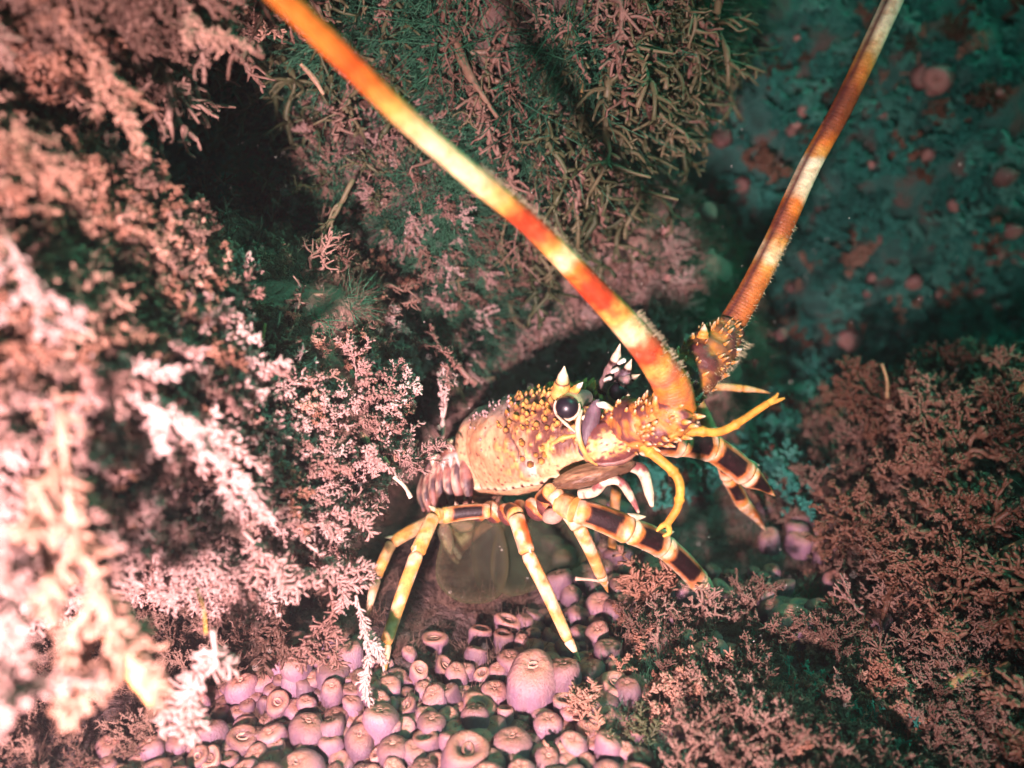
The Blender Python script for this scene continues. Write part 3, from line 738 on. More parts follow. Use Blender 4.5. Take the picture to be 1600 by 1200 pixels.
# antenna bases: spiny barrels
def barrel(name, P, r, colfn, nsp, seed, spl=.0045, parent=None):
    V, F, t, a = seg3(P, r, 60, 40); n = fbm(V * 170, seed, 4)
    mid = smoothcurve(P, 60); rad = V[:-2] - np.repeat(mid, 40, 0); V = V.copy(); V[:-2] += rad * (.10 * n[:-2])[:, None]
    o = lpart(name, V, F, colfn(t, a, n), 'plain_shell', parent)
    ac = Acc(); q = np.random.default_rng(seed); dr = (mid[-1] - mid[0]) / np.linalg.norm(mid[-1] - mid[0])
    for k in range(nsp):
        i = q.integers(0, len(V) - 2); nn = rad[i] / np.linalg.norm(rad[i]) + dr * 1.0
        L = spl * q.uniform(.4, 1.2); Vc, Fc, tc, _ = cone(V[i], nn, L, L * .36, 6)
        ac.add(Vc, Fc, mix(np.broadcast_to(ORANGE * q.uniform(.5, 1), (len(tc), 3)), CREAM, sstep(.3, .8, tc)))
    s = lacc('spines', ac, 'plain_shell', o); tag(s, kind='stuff')
    return o
def obr(t, a, n): return mix(mix(np.broadcast_to([.46, .16, .035], (len(t), 3)), DARK * 1.8, sstep(.0, .4, n)), YEL, sstep(-.25, -.7, n))
def brn(t, a, n): return mix(mix(np.broadcast_to([.20, .085, .035], (len(t), 3)), DARK * 1.4, sstep(.0, .5, n)), ORANGE * .6, sstep(-.2, -.7, n))
a1 = barrel('antenna_base', [at(952, 676, .485), at(972, 668, .472), at(1000, 662, .460), at(1022, 656, .455)], [.010, .0140, .0146, .0140], obr, 90, 3)
a2 = barrel('antenna_base', [at(1008, 664, .457), at(1030, 656, .452), at(1052, 646, .447), at(1062, 632, .446)], [.0135, .0148, .0135, .0120], obr, 110, 4)
a3 = barrel('antenna_base', [at(1040, 628, .476), at(1075, 590, .478), at(1108, 552, .482), at(1140, 512, .488)], [.0122, .0150, .0152, .0100], brn, 170, 6, .0032)
spike('rim_spine', at(1055, 652, .440), at(1077, 646, .437), .0030, (), CREAM, WHITE, a2)
spike('rim_spine', at(1040, 668, .440), at(1058, 664, .438), .0024, (), CREAM, WHITE, a2)
spike('rim_spine', at(1098, 528, .468), at(1101, 506, .466), .0036, (), ORANGE, CREAM, a3)
spike('rim_spine', at(1136, 552, .478), at(1160, 545, .476), .0034, (), CREAM, WHITE, a3)
spike('rim_spine', at(1085, 622, .470), at(1100, 612, .468), .0026, (), CREAM, WHITE, a3)

def whip(name, path, rad, stops, stripe=None, seed=1, ringlen=.0021, parent=None):
    P = smoothcurve([at(*p) for p in path], 1300); n = len(P)
    s = np.r_[0, np.cumsum(np.linalg.norm(np.diff(P, axis=0), axis=1))]
    R = np.interp(s / s[-1], np.linspace(0, 1, len(rad)), rad)
    R = R * (1 + .007 * np.sin(2 * math.pi * s / ringlen)) * (1 + .02 * noise(np.stack([s * 60, s * 0, s * 0], -1), seed))
    up = CAM - P[0]
    V, F, t, a = tube(P, R, 22, 1, up)
    x, y, d = project(V)
    k = [q for q, _ in stops]; cs = np.array([c for _, c in stops])
    jit = 9 * fbm(V * 150, seed, 3)
    yy = np.interp(t, np.linspace(0, 1, n), project(P)[1]) + jit
    c = np.stack([np.interp(yy, k, cs[:, j]) for j in range(3)], -1)
    c = mix(c, c * [.75, .5, .35], sstep(.1, .8, fbm(V * 260, seed + 3, 3)) * .5)
    if stripe: c = mix(c, DARK * 1.4, stripe(a))
    return lpart(name, V, F, c, 'antenna', parent)
A_Y = [.58, .29, .06]; A_P = [.68, .54, .28]; A_O = [.60, .18, .025]; A_R = [.38, .04, .012]
whip('antenna', [(1056, 640, .447), (1050, 604, .441), (1022, 560, .432), (984, 513, .42), (930, 455, .405), (830, 352, .375), (740, 277, .347), (640, 190, .317), (540, 92, .288), (440, -5, .262), (330, -110, .236), (190, -250, .208)],
     [.0116, .0086, .0070, .0058, .0053, .0049, .0046, .0043, .0040, .0036],
     [(-120, A_Y), (-10, A_O), (50, [.62, .16, .02]), (100, [.55, .08, .012]), (128, [.58, .14, .02]), (165, A_Y), (215, A_P), (275, A_P), (315, A_Y), (336, A_R), (362, [.42, .06, .02]), (380, A_Y), (402, A_P), (420, A_O), (432, A_R), (466, A_R), (484, A_Y), (512, A_P), (532, [.40, .10, .04]), (548, A_R), (566, A_Y), (580, [.36, .10, .05]), (596, A_O), (612, [.42, .13, .05]), (632, A_O), (660, A_R)], seed=3)
whip('antenna', [(1132, 522, .488), (1150, 494, .488), (1178, 445, .486), (1215, 370, .482), (1265, 260, .475), (1320, 160, .466), (1400, -10, .45), (1475, -170, .432), (1560, -370, .41), (1650, -600, .385)],
     [.0082, .0072, .0066, .0061, .0058, .0056, .0050, .0042, .0030],
     [(-150, A_O), (-20, [.80, .74, .52]), (60, [.78, .68, .42]), (95, A_Y), (120, [.50, .16, .03]), (150, [.22, .05, .015]), (200, [.24, .06, .02]), (222, A_O), (240, A_Y), (255, [.82, .74, .50]), (300, [.78, .66, .40]), (320, A_O), (340, [.30, .08, .02]), (362, [.34, .10, .03]), (376, A_Y), (396, [.74, .60, .34]), (415, A_Y), (435, [.46, .15, .03]), (480, [.40, .12, .03]), (530, [.28, .08, .03])],
     stripe=lambda a: np.exp(-((((a + .62 + math.pi) % (2 * math.pi)) - math.pi) / .36) ** 2), seed=8)

# hair along the antenna bases
acc = Acc(); r = np.random.default_rng(9)
def hair(path, n, rad, off, L):
    P = smoothcurve([at(*p) for p in path], 60)
    for k in range(n):
        i = r.integers(0, 60); a = r.normal(0, .7); d = off * math.cos(a) - FW * math.sin(a); p = P[i] + d * rad * .95
        V, F, t, _ = cone(p, d + r.normal(0, .35, 3), L * r.uniform(.5, 1.2), .00025, 3); acc.add(V, F, [.45, .36, .22])
nrm = RX * .8 + UP * .6
hair([(984, 513, .42), (930, 455, .405), (830, 352, .375), (740, 277, .347)], 500, .0060, RX * .7 + UP * .7, .0022)
hair([(1060, 632, .446), (1044, 590, .438), (1010, 545, .428), (975, 505, .417)], 420, .0092, nrm, .0032)
hair([(1060, 600, .477), (1100, 560, .481), (1140, 514, .488)], 420, .0146, RX * .75 - UP * .66, .0045)
hair([(1140, 512, .488), (1180, 440, .486), (1225, 345, .481)], 260, .0074, RX * .85 - UP * .5, .0024)
hr = lacc('bristles', acc, 'plain_shell'); tag(hr, kind='stuff')

# antennules
def antennule(path, r0, forks):
    P = smoothcurve([at(*p) for p in path], 90); tt = np.linspace(0, 1, 90)
    R = r0 * np.linspace(1.25, .8, 90)
    for k in np.linspace(0, 1, len(path))[1:-1]: R *= 1 + .30 * np.exp(-((tt - k) / .018) ** 2)
    V, F, t, a = tube(P, R, 12); c = mix(np.broadcast_to([.66, .27, .04], (len(t), 3)), [.55, .20, .03], sstep(-.2, .6, fbm(V * 120, 2)))
    o = lpart('antennule', V, F, c, 'legs')
    for f in forks:
        V, F, t, a = seg3([at(*p) for p in f], [r0 * .75, r0 * .55, r0 * .25], 24, 8); lpart('antennule_tip', V, F, np.broadcast_to([.70, .34, .06], (len(t), 3)), 'legs', o)
antennule([(985, 676, .462), (1012, 702, .455), (1058, 745, .452), (1060, 788, .452), (1043, 818, .456)], .0027, [[(1043, 818, .456), (1046, 832, .457), (1036, 838, .458)], [(1043, 818, .456), (1034, 822, .458), (1026, 830, .459)]])
antennule([(985, 682, .462), (1030, 679, .455), (1090, 674, .452), (1132, 672, .452), (1200, 630, .452)], .0025, [[(1200, 630, .452), (1212, 620, .452), (1216, 614, .452)], [(1200, 630, .452), (1214, 626, .452), (1226, 622, .452)]])

# mouth feelers
def feeler(path, r0):
    V, F, t, a = seg3([at(*p) for p in path], [r0, r0 * 1.2, r0, r0 * .9, r0 * .35], 40, 10)
    lpart('mouthpart', V, F, mix(np.broadcast_to(CREAM * .85, (len(t), 3)), DARK * 3, sstep(.1, .5, fbm(V * 120, 4))), 'legs')
feeler([(905, 772, .492), (928, 768, .488), (945, 752, .484), (968, 752, .482), (985, 775, .482), (998, 801, .482)], .0030)
feeler([(985, 728, .495), (1003, 736, .492), (1012, 760, .49), (1019, 792, .49)], .0034)

# walking legs: jointed, each with its dark patches
def leg(joints, rad, pat, shade_tint=1.0, thorn=True):
    """joints: (x, y, depth); rad per joint in metres; pat: per segment '' or 'd' (dark patch) or 's' (orange stripe) or 'o' (plain)"""
    e = empty('leg', (0, 0, 0), lobster); J = [at(*j) for j in joints]
    names = ['thigh', 'knee', 'shin', 'foot_tip']; n = len(J) - 1; nm = names[-n:] if n <= 4 else ['hip'] + names
    for i in range(n):
        a_, b_ = J[i], J[i + 1]; L = np.linalg.norm(b_ - a_); last = i == n - 1
        mid = (a_ + b_) / 2 + np.array([0, 0, .025 * L]); k = np.linspace(0, 1, 30)
        base = .88 * np.interp(k, [0, 1], [rad[i], rad[i + 1]])
        prof = np.interp(k, [0, .06, .16, .5, .84, .95, 1], [.80, .98, .95, 1.0, 1.02, 1.08, .86]) if not last else np.interp(k, [0, .08, .3, .8, 1], [.8, 1.05, .95, .55, .15])
        P = smoothcurve([a_, mid, b_], 30); tocam = CAM - mid
        V, F, t, an = tube(P, base * prof, 20, .85, tocam)
        ad = np.abs((an + math.pi) % (2 * math.pi) - math.pi); nn = fbm(V * 150, 7 + i, 3)
        c_ = mix(np.broadcast_to([.60, .26, .065], (len(t), 3)), [.72, .47, .31], sstep(-.4, .4, nn))
        pt = pat[i]
        if pt == 'd':
            c_ = mix(c_, CREAM, sstep(1.2, 1.5, ad)); m_ = sstep(1.0, .75, ad + .12 * nn) * sstep(.12, .2, t + .05 * nn) * sstep(.80, .72, t + .05 * nn)
            ring = sstep(1.3, .95, ad) * sstep(.05, .14, t) * sstep(.90, .80, t)
            c_ = mix(c_, [.55, .14, .03], ring * .8); c_ = mix(c_, [.016, .005, .006], m_)
        elif pt == 's':
            c_ = mix(c_, CREAM, sstep(1.3, 1.8, ad)); c_ = mix(c_, [.50, .10, .02], sstep(.9, .35, np.abs(an - 5.6) + .2 * nn) * sstep(.1, .3, t) * sstep(.9, .7, t))
        elif pt == 'o':
            c_ = mix(c_, [.62, .29, .07], .5 * np.ones(len(t)))
        elif pt == 'y':
            c_ = mix(c_, [.60, .28, .09], sstep(.2, .8, t) * .5)
        c_ = mix(c_, [.60, .22, .04], sstep(.93, .97, t) * (0 if last else .7))
        sgm = lpart(nm[i], V, F, c_ * shade_tint, 'legs', e)  # pigment scaled down on legs that lie in shade
        if thorn and not last and i > 0:
            ax = (b_ - a_) / L; q = b_ + UP * rad[i + 1] * .8; Vt, Ft, tt, _ = cone(q, ax + UP * .4, rad[i + 1] * 1.1, rad[i + 1] * .33, 7)
            # thorn at the joint is part of the same segment's shell
            sgm2 = lpart('joint_thorn', Vt, Ft, np.broadcast_to(CREAM, (len(tt), 3)), 'legs', e)
    return e
leg([(820, 800, .535), (766, 798, .545), (690, 806, .545), (678, 806, .538), (652, 864, .522), (603, 1006, .500), (597, 1074, .497)][1:], [.0060, .0062, .0056, .0056, .0042, .0028], 'dooyy')
leg([(730, 806, .60), (672, 816, .585), (612, 848, .567), (588, 902, .556), (568, 990, .55)], [.0062, .0060, .0048, .0042, .0026], 'oooy', .85)  # pigment dimmed a little for shade behind the near leg
leg([(795, 796, .545), (806, 806, .522), (824, 864, .510), (888, 1000, .500), (907, 1034, .500)], [.0060, .0066, .0056, .0038, .0016], 'dsyy')
leg([(848, 782, .525), (864, 768, .505), (905, 824, .505), (940, 900, .530), (950, 926, .545)], [.0072, .0068, .0056, .0042, .0018], 'dsyy')
leg([(872, 786, .505), (900, 797, .495), (984, 829, .503), (1036, 852, .520), (1094, 910, .552), (1129, 953, .573)], [.0080, .0092, .0100, .0096, .0082, .0024], 'odddy')
leg([(1000, 690, .505), (1062, 690, .520), (1110, 698, .535), (1168, 742, .548), (1211, 775, .56)], [.0110, .0115, .0112, .0098, .0030], 'dddd')
leg([(1075, 600, .575), (1118, 690, .590), (1138, 748, .605), (1160, 786, .622), (1197, 830, .655)], [.0050, .0056, .0062, .0064, .0030], 'odds')
leg([(1070, 606, .60), (1110, 605, .605), (1160, 607, .608), (1203, 614, .61)], [.0040, .0034, .0030, .0018], 'ooo', thorn=False)
leg([(965, 740, .58), (960, 800, .60), (957, 850, .63), (954, 892, .66)], [.0045, .0042, .0038, .0020], 'ooo', .6, thorn=False)  # pigment dimmed for the shade behind the body
# hip joints between the legs under the carapace edge
for x, y, d, rr in [(770, 800, .555, .0085), (792, 804, .548, .0080), (815, 800, .54, .0085), (838, 796, .532, .0090), (858, 792, .522, .0100), (876, 790, .512, .0095), (745, 800, .57, .0075)]:
    ellipsoid('hip_joint', at(x, y, d), axes(math.radians(20 + x % 30), rr * .75, rr, rr), lambda S: mix(np.broadcast_to([.58, .17, .04], (len(S), 3)), np.where((S[:, 0] > .2)[:, None], CREAM, DARK * 2), sstep(.15, .3, np.abs(S[:, 0]))), 'plain_shell', None, 24, 16, .06, int(x))
# knobs on the second leg's hip
ellipsoid('hip_joint', at(864, 806, .505), axes(.2, .0070, .0052, .006), np.array([.42, .25, .19]), 'plain_shell', None, 24, 16, .05, 3)

# abdomen: overlapping rings that curl down behind the body
spine = smoothcurve([(-.052, 0, .000), (-.074, 0, -.003), (-.093, 0, -.014), (-.106, 0, -.032), (-.108, 0, -.052), (-.098, 0, -.070)], 61)
for k in range(5):
    i0, i1 = k * 11, k * 11 + 16; P = spine[i0:i1]; n = len(P); tt = np.linspace(0, 1, n)
    T = np.gradient(P, axis=0); T /= np.linalg.norm(T, axis=1)[:, None]; Nn = np.stack([-T[:, 2], 0 * T[:, 0], T[:, 0]], -1); Nn *= -np.sign(Nn[:, 2:3] * 0 + 1) * -1
    sc_ = np.interp(k + tt, [0, 5], [1, .78]); w = .0315 * sc_ * (1 + .05 * sstep(.6, 1, tt)); h = .029 * sc_ * (1 + .05 * sstep(.6, 1, tt))
    a = np.linspace(-2.15, 2.15, 61)
    # dorsal side is away from the curl
    D = np.stack([T[:, 2], 0 * T[:, 0], -T[:, 0]], -1) * -1
    V = P[:, None] + w[:, None, None] * np.sin(a)[None, :, None] * np.array([0, 1, 0]) + h[:, None, None] * np.cos(a)[None, :, None] * D[:, None]
    A_, T_ = np.meshgrid(a, tt); A_, T_ = A_.ravel(), T_.ravel(); V = V.reshape(-1, 3)
    nn = fbm(V * 130 + k, 20 + k, 3)
    c_ = mix(np.broadcast_to([.22, .075, .055], (len(A_), 3)), [.48, .24, .16], sstep(-.2, .6, nn + .3 * T_))
    c_ = mix(c_, CREAM, sstep(.30, .15, np.abs(np.abs(A_) - 1.15 - .1 * nn)) * sstep(.25, .4, T_) * sstep(.95, .8, T_))
    c_ = mix(c_, WHITE, sstep(.28, .12, np.abs(np.abs(A_) - 1.75)) * .9); c_ = mix(c_, DARK, sstep(.2, .1, np.abs(np.abs(A_) - 1.5)) * .8)
    F = [(i * 61 + j, i * 61 + j + 1, (i + 1) * 61 + j + 1, (i + 1) * 61 + j) for i in range(n - 1) for j in range(60)]
    o = lpart('tail_segment', lob(V), F, c_, 'plain_shell')
    md = o.modifiers.new('thickness', 'SOLIDIFY'); md.thickness = .0018; md.offset = -1
    for sd in (-1, 1):
        j = 0 if sd < 0 else 60; p = V.reshape(n, 61, 3)[n // 2, j]; q = p + np.array([0, 0, -.012]) + T[n // 2] * .004
        Vc, Fc, tc, _ = tube(smoothcurve([lob(p + [0, 0, .006]), lob((p + q) / 2 + [0, sd * .002, 0]), lob(q)], 12), np.linspace(.0055, .0006, 12), 10, .45)
        lpart('side_flap', Vc, Fc, mix(np.broadcast_to(CREAM, (len(tc), 3)), DARK * 2.5, sstep(.3, .5, tc) * sstep(.9, .6, tc)), 'plain_shell', o)

# the broad side plates of the tail rings on the near side
for x0, y0, x1, y1, w_, d_ in [(656, 722, 664, 806, .0034, .606), (666, 710, 672, 808, .0038, .600), (676, 700, 683, 806, .0042, .594), (688, 690, 695, 803, .0046, .588), (700, 681, 708, 800, .0050, .581), (714, 672, 721, 796, .0054, .574), (728, 668, 735, 792, .0056, .567)]:
    P = smoothcurve([at(x0 + 24, y0 - 6, d_ + .010), at((x0 + x1) / 2 - 2, (y0 + y1) / 2, d_), at(x1, y1, d_ - .002)], 30)
    V, F, t, a = tube(P, w_ * np.interp(np.linspace(0, 1, 30), [0, .3, .75, 1], [.75, 1, .85, .12]), 14, .5, CAM - P[0])
    nn = fbm(V * 170, 3, 3); c_ = mix(np.broadcast_to([.22, .08, .06], (len(t), 3)), [.05, .018, .02], sstep(.1, .3, np.abs(np.sin(t * 7 + x0)) - .55 + .2 * nn))
    c_ = mix(c_, [.58, .38, .28], sstep(.75, .95, np.sin(a + .4) + .3 * nn) * sstep(.25, .4, t + .1 * nn) * sstep(.96, .7, t + .1 * nn) * .85); c_ = mix(c_, MAUVE * .8, sstep(.35, .1, t))
    lpart('tail_side_plate', V, F, c_, 'plain_shell')
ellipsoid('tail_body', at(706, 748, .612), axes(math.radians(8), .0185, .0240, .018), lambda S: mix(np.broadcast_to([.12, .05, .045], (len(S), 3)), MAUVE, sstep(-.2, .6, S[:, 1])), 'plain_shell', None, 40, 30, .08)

# tail fan folded under the body: thin see-through lobes with a pale rim
def lobe(name, outline, depth, cup, colr, rimr=.0009):
    n = 56; O = smoothcurve([(x, y, 0) for x, y in outline] + [(*outline[0], 0)], n + 1)[:-1, :2]
    cx, cy = O.mean(0); ks = np.linspace(0, 1, 9)[1:]; V = []; tt = []
    for k in ks:
        for x, y in O:
            px, py = cx + (x - cx) * k, cy + (y - cy) * k; V.append(at(px, py, depth(px, py) + cup * (1 - k * k))); tt.append(k)
    V.append(at(cx, cy, depth(cx, cy) + cup)); tt.append(0); V = np.array(V); tt = np.array(tt); m = len(ks); ctr = m * n
    F = [(i * n + j, i * n + (j + 1) % n, (i + 1) * n + (j + 1) % n, (i + 1) * n + j) for i in range(m - 1) for j in range(n)] + [(ctr, (j + 1) % n, j) for j in range(n)]
    nn = fbm(V * 60, 5, 3); c_ = mix(np.broadcast_to(colr, (len(V), 3)), np.asarray(colr) * 1.8, sstep(-.3, .7, nn)); c_ = mix(c_, [.13, .11, .06], sstep(.8, 1, tt))
    o = lpart(name, V, F, c_, 'membrane'); md = o.modifiers.new('thickness', 'SOLIDIFY'); md.thickness = .0007
    R = V[(m - 1) * n:m * n]; Vr, Fr, tr, _ = tube(np.vstack([R, R[:2]]), rimr, 6); lpart('lobe_rim', Vr, Fr, np.broadcast_to([.11, .095, .05], (len(tr), 3)), 'membrane', o)
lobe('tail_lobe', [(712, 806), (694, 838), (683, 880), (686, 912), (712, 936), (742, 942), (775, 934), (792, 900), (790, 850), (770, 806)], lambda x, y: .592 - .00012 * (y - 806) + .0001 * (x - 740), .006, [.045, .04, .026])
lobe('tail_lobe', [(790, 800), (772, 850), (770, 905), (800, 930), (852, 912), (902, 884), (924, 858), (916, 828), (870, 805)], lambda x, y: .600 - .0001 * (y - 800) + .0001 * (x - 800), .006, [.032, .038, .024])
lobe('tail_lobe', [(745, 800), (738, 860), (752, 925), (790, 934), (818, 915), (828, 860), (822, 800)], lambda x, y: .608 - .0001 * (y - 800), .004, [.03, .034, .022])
lobe('swimmeret', [(688, 812), (684, 830), (694, 856), (705, 866), (708, 845), (702, 820)], lambda x, y: .56, .002, [.22, .15, .10], .0006)
lobe('swimmeret', [(700, 818), (718, 813), (738, 818), (737, 828), (718, 832)], lambda x, y: .562, .002, [.24, .17, .11], .0006)

# ------------------------------------------------------------------ lilac polyps on the floor
def polyp_mesh(kind, seed):
    r = np.random.default_rng(seed); ns = 22
    # profile: (radius, height), unit radius about 1, height 1 = total height
    if kind == 'open':
        prof = [(.92, 0), (.93, .3), (.97, .6), (.99, .80), (.96, .92), (.86, 1.0), (.68, 1.02), (.53, .99), (.42, .92), (.30, .86), (.16, .83), (0.0, .82)]
        top = [0, 0, .05, .2, .45, .75, .9, .8, .5, .4, .35, .3]
    else:
        prof = [(.90, 0), (.95, .25), (1.0, .5), (1.0, .68), (.95, .82), (.84, .92), (.66, .985), (.46, 1.01), (.30, 1.0), (.17, .97), (.08, .94), (0.0, .93)]
        top = [0, 0, .02, .08, .2, .4, .62, .85, .8, .6, .4, .4]
    a = np.linspace(0, 2 * math.pi, ns, endpoint=False)
    el = r.uniform(.85, 1.25); lob_ = 1 + .08 * np.sin(2 * a + r.uniform(0, 6)) + .04 * np.sin(3 * a + r.uniform(0, 6)) + .02 * np.sin(5 * a + r.uniform(0, 6))
    tilt = r.normal(0, .16, 2); bend = r.normal(0, .10, 2); V = []; c = []
    for i, ((R, h), tp) in enumerate(zip(prof, top)):
        f = 1 + .025 * r.normal(0, 1); x = R * f * el * lob_ * np.cos(a) + bend[0] * h * h * 2; y = R * f * lob_ * np.sin(a) + bend[1] * h * h * 2
        z = h + (tilt[0] * R * np.cos(a) + tilt[1] * R * np.sin(a)) * h * .5
        if i > 5 and kind != 'open': z = z + .015 * np.sin(6 * a + seed)
        V.append(np.stack([x, y, z], -1)); c.append(np.full((ns, 3), tp))
    V = np.concatenate(V); c = np.concatenate(c)
    m = len(prof); F = [(i * ns + j, i * ns + (j + 1) % ns, (i + 1) * ns + (j + 1) % ns, (i + 1) * ns + j) for i in range(m - 1) for j in range(ns)]
    body = make_mesh('polyp', V, F, M['polyp'], c)
    # the mouth: a puckered ring round a slit
    top_z = .86 if kind == 'open' else .975; rr = .30 if kind == 'open' else .15
    b = np.linspace(0, 2 * math.pi, 17)[:-1]; ring = np.stack([rr * 1.25 * np.cos(b) + bend[0] * 2, rr * .75 * np.sin(b) + bend[1] * 2, np.full(16, top_z)], -1) + np.stack([0 * b, 0 * b, tilt[0] * rr * np.cos(b) * .5 + tilt[1] * rr * np.sin(b) * .5], -1)
    Vm, Fm, tm, am = tube(np.vstack([ring, ring[:2]]), .075 if kind == 'open' else .035, 6)
    return body, make_mesh('mouth', Vm, Fm, M['polyp_mouth'], np.full((len(Vm), 3), .35))
PM = {'open': [polyp_mesh('open', 200 + k) for k in range(5)], 'shut': [polyp_mesh('shut', 300 + k) for k in range(16)]}
PLACED = []
FILL = []
def polyp(p, R, H, kind, label, group='lilac polyps on the sea floor', lean=(0, 0), k=None):
    b, mo = PM[kind][k if k is not None else rnd.randrange(len(PM[kind]))]
    o = obj('polyp', b, None, p); o.scale = (R, R, H); o.rotation_euler = (lean[1] + rnd.gauss(0, .10), lean[0] + rnd.gauss(0, .10), rnd.uniform(0, 6.28))
    q = obj('mouth', mo, o); tag(o, label, 'polyp', group); PLACED.append((p[0], p[1], R)); FILL.append((o, kind, R)); return o

SM = 'small lilac polyp with shut orange tip in the crowded patch below the lobster'
OM = 'small lilac polyp with open ring mouth in the crowded patch below the lobster'
hand = [  # x, y of the top, radius in px, height / radius, kind, label
    (832, 1034, 40, 2.1, 'shut', 'largest lilac polyp, shut, left of the pair by the front foot'),
    (877, 1034, 30, 2.5, 'shut', 'tall lilac polyp, right of the pair by the front foot'),
    (716, 1160, 34, 1.8, 'open', 'large lilac polyp with wide open mouth at the bottom edge'),
    (668, 1148, 25, 1.8, 'open', 'lilac polyp with slit mouth left of the wide open one'),
    (745, 1106, 24, 2.6, 'shut', 'tall lilac polyp standing behind the wide open one'),
    (788, 1108, 17, 2.8, 'open', 'slim lilac polyp with white ringed mouth behind the wide open one'),
    (672, 1118, 27, 1.9, 'shut', 'broad lilac polyp left of the tall one in the middle'),
    (598, 1104, 30, 1.8, 'shut', 'broad lilac polyp below the foot of the leftmost bright leg'),
    (606, 1130, 21, 2.0, 'shut', 'rounded lilac polyp just below the broad one under the left foot'),
    (516, 1064, 19, 2.6, 'shut', 'tall pale polyp at the left edge of the patch'),
    (478, 1178, 33, 1.3, 'shut', 'broad low pink polyp at the bottom edge, left'),
    (424, 1182, 26, 1.3, 'shut', 'low pink polyp at the bottom left corner of the patch'),
    (556, 1142, 28, 1.9, 'shut', 'broad dusky polyp with orange ringed tip left of centre'),
    (681, 988, 24, 1.1, 'open', 'grey polyp with wide crater mouth at the back of the patch'),
    (792, 962, 21, 1.6, 'open', 'pale crater mouthed polyp under the tail fan'),
    (787, 988, 18, 2.0, 'open', 'white topped polyp with cup mouth under the tail fan'),
    (834, 996, 20, 1.9, 'shut', 'pink polyp with orange tip behind the largest pair'),
    (772, 1070, 25, 1.9, 'shut', 'dusky polyp with orange crater left of the largest pair'),
    (702, 1068, 22, 1.9, 'shut', 'pink polyp with orange ring in the middle of the patch'),
    (595, 1166, 17, 2.2, 'open', 'small tilted tube polyp with oval mouth at the bottom'),
    (800, 1152, 30, 1.7, 'shut', 'dark lilac polyp with orange dimple right of the wide open one'),
    (878, 1150, 24, 1.9, 'shut', 'purple polyp below the weed at bottom centre'),
    (1180, 1150, 34, 1.6, 'open', 'dark purple polyp with ring mouth at the bottom right'),
    (1130, 1150, 27, 1.7, 'shut', 'dark purple shut polyp at the bottom right'),
    (1240, 958, 34, 1.3, 'shut', 'dusky pink polyp with orange mouth in the shade at right'),
    (1112, 1012, 34, 1.6, 'shut', 'leaning lilac polyp below the tip of the front leg'),
    (1092, 1048, 22, 1.2, 'shut', 'low lilac polyp below the leaning one at right'),
    (1142, 1046, 20, 1.4, 'open', 'small dusky polyp beside the leaning one at right'),
    (938, 930, 26, 1.6, 'shut', 'pink rounded polyp behind the second leg foot'),
    (748, 978, 18, 2.0, 'open', SM.replace('small lilac polyp with shut orange tip', 'tilted pink polyp')),
]
extra = [(740, 1006, 18), (728, 1030, 14), (752, 1040, 12, 'open'), (782, 1032, 16), (690, 1050, 19), (712, 1036, 17), (734, 1068, 16), (712, 1122, 17), (478, 1082, 15), (490, 1104, 18), (552, 1090, 16), (418, 1104, 14), (636, 1150, 16), (566, 1088, 20), (515, 1136, 21), (470, 1148, 18), (420, 1136, 16), (556, 1178, 18), (882, 1088, 19, 'open'), (832, 1082, 22), (846, 1098, 18), (640, 1094, 16, 'open'), (700, 1098, 17), (720, 1098, 14, 'open'), (806, 1080, 17, 'open'), (536, 1178, 18), (520, 1172, 14), (620, 1180, 20), (770, 1185, 20), (820, 1190, 24), (660, 1190, 22), (384, 1170, 20), (350, 1140, 16), (330, 1180, 22), (300, 1150, 16), (280, 1185, 20), (440, 1060, 13), (460, 1110, 13), (385, 1120, 13), (660, 1072, 14), (650, 1040, 15, 'open'), (640, 1020, 13), (690, 1020, 15, 'open'), (900, 965, 22), (885, 985, 18), (860, 970, 16), (930, 965, 20), (905, 940, 18), (870, 940, 14), (960, 940, 18), (900, 1050, 20), (830, 1140, 18), (850, 1180, 20), (755, 1150, 18)]
for x, y, R, hr, kind, lab in hand:
    R = R * (1 if R > 28 else .88)
    d = project(on_floor(x, y, .02))[2]; Rm = R * d / FPX; H = Rm * hr; g = on_floor(x, y, H + .002); z0 = float(floor_z(g[0], g[1]))
    g = on_floor(x, y, H + z0); polyp((g[0], g[1], z0 - .002), Rm, H, kind, lab, lean=((.25, -.1) if 'leaning' in lab else (0, 0)))
for e in extra:
    x, y, R = e[:3]; kind = e[3] if len(e) > 3 else 'shut'
    d = project(on_floor(x, y, .02))[2]; Rm = R * d / FPX; H = Rm * rnd.uniform(1.5, 2.4); g = on_floor(x, y, H)
    if any((g[0] - a) ** 2 + (g[1] - b) ** 2 < (.62 * (Rm + c)) ** 2 for a, b, c in PLACED): continue
    polyp((g[0], g[1], float(floor_z(g[0], g[1])) - .002), Rm, H, kind, SM if kind == 'shut' else OM)
